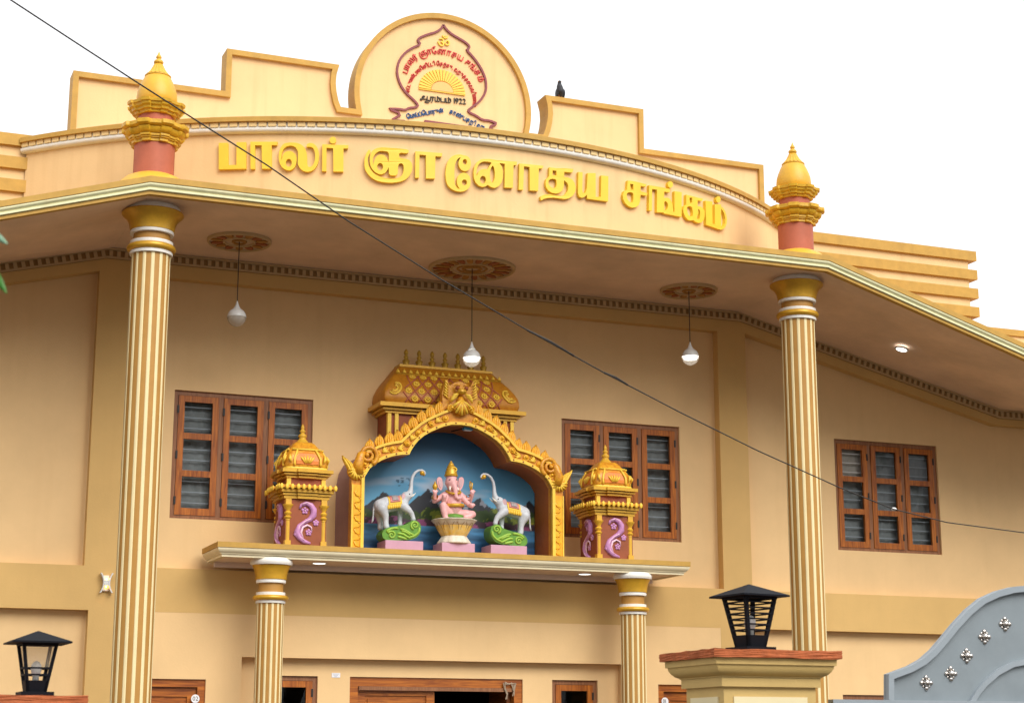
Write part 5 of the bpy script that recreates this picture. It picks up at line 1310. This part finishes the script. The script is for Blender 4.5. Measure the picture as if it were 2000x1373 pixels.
def wall_lamp():
    x, z = XZ(208, 1138, FY - 0.05)
    L = thing('wall_lamp', 'white hourglass wall lamp glowing orange on the ochre pilaster beside the striped column', 'lamp', (x, FY, z))
    b = MB(); b.box(x-0.03, x+0.03, FY-0.03, FY-0.001, z-0.085, z+0.085); b.build('back_plate', 'lamp_white', L)
    for s in (-1, 1):
        b = MB(); v = []
        for t in np.linspace(-1, 1, 13): v.append((0.022 + 0.035*t*t, 0.108*t))
        pl = [(s*a, c) for a, c in v] + [(s*(a+0.014), c) for a, c in reversed(v)]
        b.prism([pl], lambda p: (x + p[0], FY - 0.075, z + p[1]), lambda p: (x + p[0], FY - 0.012, z + p[1])); b.build('wing', 'lamp_white', L)
        b = MB(); b.lathe([(0.008, 0), (0.009, s*0.008), (0.001, s*0.011)], (x, FY - 0.040, z + s*0.036), 12); b.build('led', 'warm_lit', L, smooth='all')
    b = MB(); b.box(x-0.021, x+0.021, FY-0.074, FY-0.031, z-0.030, z+0.030); b.build('body', 'lamp_white', L)
wall_lamp()

# ================================================================== SMALL THINGS ON THE FACADE
x_, z_ = XZ(656, 1318, 0.0)
b = MB(); b.box(x_-0.050, x_+0.050, -0.006, -0.002, z_-0.026, z_+0.026); o = b.build('sticker', 'paper_white'); tag(o, 'small white printed paper stuck on the wall beside the main door', 'sticker')
for k in range(3):
    b = MB(); b.box(x_-0.040 + .01*k, x_+0.036 - .012*k, -0.0075, -0.0062, z_+0.012-0.014*k, z_+0.016-0.014*k); b.build('print_line', 'paper_blue', o)
gx, gz = XZ(984, 1333, 0.0)
Gd = thing('dry_garland', 'withered straw garland hanging from the corner of the main door frame', 'garland', (gx, 0.0, gz))
for pts, n_ in (([(0, 0), (.012, -.06), (.035, -.13), (.022, -.19)], 5), ([(.01, 0), (.05, -.015), (.10, -.005), (.145, .0)], 4), ([(.09, 0), (.105, -.05), (.12, -.09), (.135, -.02)], 4), ([(.145, 0), (.13, -.08), (.115, -.15)], 3)):
    for _ in range(n_):
        b = MB(); b.tube([(gx + x + random.uniform(-.012, .012), -0.012 + random.uniform(-.012, .004), gz + z + random.uniform(-.01, .01)) for x, z in pts], 0.0055, 5); b.build('strand', 'dry_straw', Gd)

def pigeon():
    x, z = XZ(1096, 193, 0.05); z = 9.897
    B_ = thing('pigeon', 'dark pigeon perched on the stepped parapet', 'bird', (x, 0.06, z))
    c = lambda dx, dy, dz: (x + dx, 0.08 + dy, z + dz)
    me = blob([[(c(0.03, 0.05, 0.05), 0.020), (c(0.02, 0.03, 0.09), 0.045), (c(0.0, 0.0, 0.14), 0.052), (c(-0.012, -0.01, 0.19), 0.040), (c(-0.018, -0.015, 0.225), 0.026), (c(-0.018, -0.022, 0.25), 0.025)],
               [(c(0.03, 0.05, 0.06), 0.022), (c(0.05, 0.09, 0.02), 0.016), (c(0.06, 0.13, -0.01), 0.010)]], 0.008, 2, 'body')
    me.materials.append(MATS['pigeon']); link('body', me, B_)
    b = MB(); b.tube([c(-0.02, -0.045, 0.250), c(-0.022, -0.068, 0.243)], [0.008, 0.002], 6); b.build('beak', 'black_metal', B_)
    for s in (-1, 1):
        b = MB(); b.sphere(c(0.012 + s*0.045, 0.03, 0.115), (0.016, 0.055, 0.065), 12, 8); b.build('wing', 'pigeon', B_, smooth='all')
        b = MB(); b.tube([c(s*0.018, 0.0, 0.085), c(s*0.018, -0.01, 0.002)], 0.005, 5); b.build('leg', 'red_brown', B_)
        b = MB(); b.sphere(c(-0.018 + s*0.022, -0.03, 0.255), 0.005, 6, 5); b.build('eye', 'sun_orange', B_)
pigeon()

# ================================================================== GATE PILLARS, LAMPS AND GATE IN FRONT
def lamp(cx, cy, z, w, h, kind, label, rot):
    """box lantern on a square foot with a low pyramid roof"""
    L = thing('pillar_lamp', label, 'lamp', (cx, cy, z), 'black lanterns on the gate pillars')
    ca, sa = math.cos(rot), math.sin(rot)
    R = lambda x, y, zz: (cx + x*ca - y*sa, cy + x*sa + y*ca, z + zz)
    def quadbox(x0, x1, y0, y1, z0, z1, nm, m, t0=1.0, t1=1.0):
        b = MB(); v = []
        for zz, t in ((z0, t0), (z1, t1)):
            for X, Y in ((x0, y0), (x1, y0), (x1, y1), (x0, y1)): v.append(R(X*t, Y*t, zz))
        b.add(v, [(0,3,2,1), (4,5,6,7), (0,1,5,4), (1,2,6,5), (2,3,7,6), (3,0,4,7)]); return b.build(nm, m, L)
    f = w*0.50; quadbox(-f, f, -f, f, 0.0, h*0.075, 'foot', 'black_metal')
    a0, a1 = w*0.31, w*0.55; zb, zt = h*0.075, h*0.80
    W_ = lambda zz: a0 + (a1-a0)*(zz-zb)/(zt-zb)
    quadbox(-a0, a0, -a0, a0, zb, zb + h*0.17, 'lower_box', 'black_metal', 1.0, W_(zb + h*.17)/a0)
    for sx_ in (-1, 1):
        for sy_ in (-1, 1):
            b = MB(); t = w*0.050; v = []
            for zz in (zb, zt):
                q_ = W_(zz); 
                for X, Y in ((-t, -t), (t, -t), (t, t), (-t, t)): v.append(R(sx_*(q_ - t) + X, sy_*(q_ - t) + Y, zz))
            b.add(v, [(0,3,2,1), (4,5,6,7), (0,1,5,4), (1,2,6,5), (2,3,7,6), (3,0,4,7)]); b.build('corner_bar', 'black_metal', L)
    levels = [0.33, 0.43] if kind == 'open' else [0.32, 0.40, 0.48, 0.56, 0.64, 0.72]
    for lv in levels + [0.785]:
        zz = h*lv; q_ = W_(zz); t = h*(0.026 if kind == 'open' else 0.022) if lv < .78 else h*0.03
        for sx_, sy_ in ((0, -1), (0, 1), (-1, 0), (1, 0)):
            if sx_ == 0: quadbox(-q_, q_, sy_*q_ - (0.004 if sy_ > 0 else -0.002) - 0.004, sy_*q_ - (0.004 if sy_ > 0 else -0.002) + 0.004, zz - t/2, zz + t/2, 'slat', 'black_metal')
            else: quadbox(sx_*q_ - (0.004 if sx_ > 0 else -0.002) - 0.004, sx_*q_ - (0.004 if sx_ > 0 else -0.002) + 0.004, -q_ + 0.009, q_ - 0.009, zz - t/2, zz + t/2, 'slat', 'black_metal')
    b = MB(); b.lathe([(w*0.10, 0), (w*0.10, h*0.12), (w*0.13, h*0.14), (w*0.165, h*0.22), (w*0.15, h*0.29), (w*0.08, h*0.335), (w*0.01, h*0.35)], (cx, cy, z + zb + h*0.12), 20); b.build('bulb', 'bulb_frost', L, smooth='all')
    if kind == 'open':
        for sx_, sy_ in ((0, -1), (0, 1), (-1, 0), (1, 0)):
            b = MB(); q0_, q1_ = W_(h*.45) - .012, W_(h*.76) - .012; v = []
            for zz, q_ in ((h*.45, q0_), (h*.76, q1_)):
                if sx_ == 0: v += [R(-q_, sy_*q_, zz), R(q_, sy_*q_, zz)]
                else: v += [R(sx_*q_, -q_, zz), R(sx_*q_, q_, zz)]
            b.add([v[0], v[1], v[3], v[2]], [(0, 1, 2, 3)]); b.build('pane', 'lamp_pane', L)
    e = w*(0.80 if kind == 'slat' else 0.90)
    b = MB(); v = [R(-e, -e, h*0.80), R(e, -e, h*0.80), R(e, e, h*0.80), R(-e, e, h*0.80), R(-e, -e, h*0.825), R(e, -e, h*0.825), R(e, e, h*0.825), R(-e, e, h*0.825), R(0, 0, h*1.0)]
    b.add(v, [(0,3,2,1), (0,1,5,4), (1,2,6,5), (2,3,7,6), (3,0,4,7), (4,5,8), (5,6,8), (6,7,8), (7,4,8)]); b.build('roof', 'black_metal', L)
    return L
mat('bulb_frost', (0.62, 0.62, 0.60), 0.3)
pm_ = bpy.data.materials.new('lamp_pane'); pm_.use_nodes = True; _t = pm_.node_tree; _t.nodes.clear(); MATS['lamp_pane'] = pm_
_o = _t.nodes.new('ShaderNodeOutputMaterial'); _m = _t.nodes.new('ShaderNodeMixShader'); _m.inputs[0].default_value = 0.30
_a = _t.nodes.new('ShaderNodeBsdfTransparent'); _b = _t.nodes.new('ShaderNodeBsdfPrincipled'); _b.inputs['Base Color'].default_value = (.55, .48, .36, 1); _b.inputs['Roughness'].default_value = .2
_t.links.new(_a.outputs[0], _m.inputs[1]); _t.links.new(_b.outputs[0], _m.inputs[2]); _t.links.new(_m.outputs[0], _o.inputs['Surface'])

GY = -12.0
def gate_pillar(x0, x1, zt, label, depth):
    """x0..x1: front width of the red coping slab"""
    T = thing('gate_pillar', label, 'pillar', ((x0+x1)/2, GY + depth/2, 0.0), 'gate pillars')
    w = x1 - x0
    def slab(i, z0, z1, m, nm, rough=False):
        b = MB(); b.box(x0+i, x1-i, GY+i, GY+depth-i, z0, z1); o = b.build(nm, m, T)
        if rough:
            bm = bmesh.new(); bm.from_mesh(o.data); bmesh.ops.subdivide_edges(bm, edges=bm.edges, cuts=9, use_grid_fill=True)
            for v in bm.verts: v.co += Vector((random.uniform(-1, 1), random.uniform(-1, 1), random.uniform(-1, 1)))*0.0022
            bm.to_mesh(o.data); bm.free()
        return o
    slab(0, zt-0.042, zt, 'red_coping', 'coping', True)
    prof = [(0.022, zt-0.043), (0.022, zt-0.075), (0.032, zt-0.076), (0.034, zt-0.090), (0.044, zt-0.108), (0.060, zt-0.124), (0.078, zt-0.132), (0.078, zt-0.137)]
    b = MB(); path = [(-1, -1), (1, -1), (1, 1), (-1, 1)]; cx, cy = (x0+x1)/2, GY + depth/2
    b.sweep(path, prof, lambda p, q: (cx + p[0]*(w/2 - q[0]), cy + p[1]*(depth/2 - q[0]), q[1]), True); b.build('cornice', 'pillar_ochre', T, smooth=True)
    slab(0.085, zt-0.185, zt-0.136, 'pillar_ochre', 'neck_band')
    slab(0.105, 0.004, zt-0.185, 'pillar_ochre', 'shaft')
    for (a, c, axis) in ((x0+0.16, x1-0.16, 0),):
        b = MB(); b.box(a, c, GY+0.098, GY+0.1045, 0.3, zt-0.235); b.build('front_panel', 'pillar_cream', T)
        b = MB(); b.box(x0+0.098, x0+0.1045, GY+0.16, GY+depth-0.16, 0.3, zt-0.235); b.build('side_panel', 'pillar_cream', T)
_a = P(1395, 1266, GY); _b2 = P(1645, 1270, GY)
rz = float(P(1520, 1268, GY)[2]); gate_pillar(float(_a[0]), float(_b2[0]), rz, 'ochre gate pillar with red coping and cream panels beside the grey gate', 0.62)
_c = P(1465, 1260, GY + 0.30)
_k = (P(1540, 1145, GY+.3)[0]-P(1384, 1145, GY+.3)[0])
_h = P(1465, 1133, GY+.3)[2] - rz
lamp(float((P(1384,1145,GY+.3)[0]+P(1540,1145,GY+.3)[0])/2), GY + 0.30, rz, 0.19, float(_h) - 0.02, 'slat', 'black lantern with slatted sides on the pillar beside the grey gate', rad(8))
lz = float(P(100, 1357, GY)[2]); lx1 = float(P(173, 1357, GY)[0])
gate_pillar(lx1 - 0.62, lx1, lz, 'lower gate pillar with red coping under the open lantern', 0.62)
lc = float((P(8, 1240, GY+.3)[0] + P(140, 1240, GY+.3)[0])/2)
lamp(lc, GY + 0.30, lz, 0.145, float(P(75, 1226, GY+.3)[2]) - lz - 0.012, 'open', 'black open-sided lantern with a visible bulb on the lower pillar', rad(3))

def gate():
    Y = GY + 0.28
    gz0 = float(P(1700, 1366, Y)[2])
    g = lambda x, y: XZ(x, y, Y)
    T = thing('steel_gate', 'grey painted steel gate with an arched top and silver flower studs', 'gate', (float(P(1730, 1340, Y)[0]), Y, 0))
    outer = [g(1732, 1366), g(1732, 1316), g(1748, 1310), g(1775, 1300), g(1800, 1286), g(1820, 1268), g(1840, 1245), g(1862, 1218), g(1888, 1190), g(1915, 1168), g(1945, 1154), g(1975, 1146), g(2005, 1143)]
    xc = outer[-1][0] + 0.02; right = [(2*xc - x, z) for x, z in reversed(outer)]
    full = outer + right
    b = MB(); b.plate([full], Y + 0.012, Y + 0.018); b.build('sheet', 'gate_grey', T)
    ins = offs(full, 0.034); v = []; f = []; b = MB()
    for p, q in zip(full, ins): v += [(p[0], Y + 0.03, p[1]), (p[0], Y - 0.02, p[1]), (q[0], Y - 0.02, q[1]), (q[0], Y + 0.012, q[1])]
    for i in range(len(full)-1):
        for k in range(3): f.append((4*i+k, 4*i+k+1, 4*i+k+5, 4*i+k+4))
    b.add(v, f); b.build('top_tube', 'gate_grey_light', T)
    inner = [g(1893, 1368), g(1905, 1348), g(1920, 1330), g(1945, 1308), g(1975, 1292), g(2005, 1286)]
    full2 = inner + [(2*xc - x, z) for x, z in reversed(inner)]; i2 = offs(full2, 0.030); v = []; f = []; b = MB()
    for p, q in zip(full2, i2): v += [(p[0], Y + 0.012, p[1]), (p[0], Y - 0.012, p[1]), (q[0], Y - 0.012, q[1]), (q[0], Y + 0.012, q[1])]
    for i in range(len(full2)-1):
        for k in range(3): f.append((4*i+k, 4*i+k+1, 4*i+k+5, 4*i+k+4))
    b.add(v, f); b.build('inner_arch', 'gate_grey_light', T)
    xl = g(1732, 1366)[0]; xr = 2*xc - xl
    b = MB(); b.box(xl - 0.35, xr + 0.1, Y - 0.022, Y + 0.03, gz0 - 0.05, gz0); b.build('cross_rail', 'gate_grey_light', T)
    b = MB(); b.box(xl, xr, Y + 0.012, Y + 0.018, 0.12, gz0 - 0.051); b.build('lower_sheet', 'gate_grey', T)
    for x in (xl - 0.33, (xl+xr)/2 - 0.05, xr):
        b = MB(); b.box(x, x + 0.05, Y - 0.02, Y + 0.032, 0.05, gz0 - 0.051); b.build('upright', 'gate_grey_light', T)
    b = MB(); b.box(xl - 0.278, xl - 0.002, Y + 0.012, Y + 0.018, 0.12, gz0 - 0.051); b.build('side_sheet', 'gate_grey', T)
    s = MB(); s.sphere((0, -0.006, 0), (0.014, 0.012, 0.014), 12, 8)
    for k in range(4):
        a = k*math.pi/2; s.sphere((0.021*math.cos(a), -0.001, 0.021*math.sin(a)), (0.0095, 0.006, 0.0095), 10, 6)
        s.sphere((0.019*math.cos(a+.785), 0.001, 0.019*math.sin(a+.785)), (0.006, 0.004, 0.006), 8, 5)
    sm = s.mesh('flower_stud', 'chrome', 'all')
    st = [(1811, 1333), (1859, 1315), (1890, 1280), (1925, 1243), (1965, 1218)]
    for x, y in st:
        p = g(x, y)
        for q in (p[0], 2*xc - p[0]): setattr(link('flower_stud', sm, T, (q, Y + 0.010, p[1])), 'scale', (1.4, 1.4, 1.4))
gate()

# ================================================================== OVERHEAD CABLE
def cable():
    Yl, Yr = -8.0, -4.5
    pts = [(-60, -52), (20, 0), (130, 72), (270, 163), (390, 240), (520, 322), (680, 432), (860, 545), (1030, 645), (1180, 728), (1330, 806), (1480, 880), (1640, 952), (1745, 994), (1850, 1020), (2000, 1040), (2140, 1052)]
    w_ = []
    for x, y in pts:
        t = (x + 60)/2200.0; w_.append(P(x, y, Yl*(1-t) + Yr*t))
    a, c = w_[0], w_[-1]; d0 = w_[0] - w_[1]; d1 = w_[-1] - w_[-2]
    w_ = [a + d0/np.linalg.norm(d0)*14] + w_ + [c + d1/np.linalg.norm(d1)*9 + np.array([0, 0, 0.3])]
    b = MB(); b.tube([tuple(p) for p in w_], 0.0058, 6); o = b.build('overhead_cable', 'cable_black', None, smooth='all')
    tag(o, 'thin dark overhead cable slanting down across the front of the hall', 'cable')
    for i, (s0, s1) in enumerate(((9, 9.6), (10.0, 10.3))):
        i0 = int(s0); p = w_[i0] + (w_[i0+1]-w_[i0])*(s0-i0); q = w_[i0] + (w_[i0+1]-w_[i0])*(s1-i0)
        b = MB(); b.tube([tuple(p), tuple((p+q)/2 + np.array([0, 0, .012])), tuple(q)], 0.0095, 6); b.build('taped_joint', 'cable_black', o, smooth='all')
    p = P(1746, 994, -4.95); b = MB(); b.sphere(tuple(p), (0.032, 0.02, 0.018), 10, 7); b.build('insulator', 'lamp_white', o, smooth='all')
cable()

# ================================================================== LEAVES OF A NEAR BRANCH AND UNSEEN TREES ACROSS THE STREET THAT SCREEN LOW SKY
def branch():
    B_ = thing('leafy_branch', 'blurred green leaves of a branch reaching in beside the slanting eave', 'branch', tuple(P(-60, 520, -17)))
    def lf(px0, py0, px1, py1, Y, wpx, m, nm='leaf'):
        a, c = P(px0, py0, Y), P(px1, py1, Y); d = c - a; l = np.linalg.norm(d); d = d/l; n = np.cross(d, _f); n /= np.linalg.norm(n); k = wpx/F_PX*(Y+20)
        b = MB(); L_, R2, M_ = [], [], []
        for t in np.linspace(0, 1, 9):
            wd = k*math.sin(math.pi*min(t*0.97 + 0.02, 1))**0.8; c0 = a + d*l*t + np.array([0, 0.01*math.sin(t*3), -0.006*t*t])
            L_.append(c0 - n*wd); R2.append(c0 + n*wd); M_.append(c0 - _f*0.005)
        v = L_ + M_ + R2; f = []
        for i in range(8): f += [(i, i+1, 10+i, 9+i), (9+i, 10+i, 19+i, 18+i)]
        b.add(v, f); b.build(nm, m, B_, smooth='all')
    lf(-30, 500, 14, 566, -17.0, 9, 'fresh_leaf'); lf(-46, 430, 16, 470, -17.0, 9, 'pale_leaf'); lf(-70, 480, -14, 540, -16.9, 10, 'fresh_leaf'); lf(-90, 520, -30, 600, -16.95, 10, 'fresh_leaf')
    b = MB(); b.tube([tuple(P(-150, 380, -16.9)), tuple(P(-80, 440, -16.95)), tuple(P(-40, 490, -17.0)), tuple(P(-28, 505, -17.0))], [0.004, 0.003, 0.002, 0.001], 6); b.build('twig', 'bark', B_)
mat('pale_leaf', (0.22, 0.40, 0.26), 0.5); branch()

def tree(x, y, h, R_, seed, label):
    rg = random.Random(seed)
    T = thing('sky_screen_tree', label, 'tree', (x, y, 0), 'unseen trees across the street, screening low sky')
    b = MB(); b.tube([(x, y, 0.0), (x + .1, y, h*.25), (x - .1, y + .1, h*.5), (x, y, h*.8)], [h*.032, h*.025, h*.018, h*.006], 8)
    for k in range(6):
        a = k*1.05 + rg.random(); b.tube([(x, y, h*(.3 + .05*k)), (x + R_*.4*math.cos(a), y + R_*.4*math.sin(a), h*(.5 + .05*k)), (x + R_*.8*math.cos(a), y + R_*.8*math.sin(a), h*(.58 + .06*k))], [h*.012, h*.008, h*.003], 6)
    b.build('trunk', 'bark', T, smooth='all')
    cl = []
    for k in range(26):
        a = rg.uniform(0, 6.283); e = rg.uniform(-.5, 1); rr = R_*rg.uniform(.35, .95)*math.sqrt(max(1 - e*e*.6, .1))
        cl.append((x + rr*math.cos(a), y + rr*math.sin(a), h*.68 + e*h*.28, R_*rg.uniform(.22, .42)))
    v = []; f = []
    for (cx, cy, cz, cr) in cl:
        for _ in range(190):
            d = Vector((rg.gauss(0, 1), rg.gauss(0, 1), rg.gauss(0, 1))).normalized()*cr*rg.uniform(.55, 1.05)
            p = Vector((cx, cy, cz)) + d; u = Vector((rg.gauss(0, 1), rg.gauss(0, 1), rg.gauss(0, .6))).normalized(); w = u.cross(Vector((rg.gauss(0, 1), rg.gauss(0, 1), rg.gauss(0, 1)))).normalized(); s = rg.uniform(.16, .34)
            n = len(v); v += [tuple(p - u*s), tuple(p + w*s*.5), tuple(p + u*s), tuple(p - w*s*.5)]; f.append((n, n+1, n+2, n+3))
    b = MB(); b.add(v, f); b.build('crown', 'foliage', T)
spots = [(-36, -41, 16.0, 6.2), (-25, -40, 17.0, 6.4), (-14, -42, 15.4, 6.0), (-3, -39, 16.6, 6.2), (8, -41, 15.8, 6.2), (19, -40, 16.8, 6.4), (30, -43, 14.0, 6.0), (41, -50, 12.4, 5.6), (52, -54, 12.8, 5.8), (64, -50, 14.0, 6.0), (-48, -40, 16.5, 6.4)]  # unseen row, raised to keep low sky off the eaves; panes reflect it
for i, (x, y, h, r_) in enumerate(spots): tree(x, y, h, r_, 40 + i, 'broad leafy tree out of view across the road, in a row added to screen low sky')

# small lamp fixed under the crown of the arch
_q = P(913, 838, -0.62)
FL = thing('flood_lamp', 'small blue floodlight on a dark bracket under the crown of the golden arch', 'lamp', (float(_q[0]), -0.62, float(_q[2])))
b = MB(); b.box(_q[0]-0.055, _q[0]+0.055, -0.66, -0.59, _q[2]-0.016, _q[2]+0.016); b.build('housing', 'lamp_blue', FL)
b = MB(); b.box(_q[0]-0.045, _q[0]+0.045, -0.652, -0.598, _q[2]-0.021, _q[2]-0.0165); b.build('lens', 'paper_white', FL)
b = MB(); b.tube([(_q[0]-0.16, -0.50, _q[2]-0.02), (_q[0]-0.02, -0.61, _q[2]+0.018), (_q[0]+0.03, -0.63, _q[2]+0.05)], 0.007, 6); b.build('bracket', 'black_metal', FL)
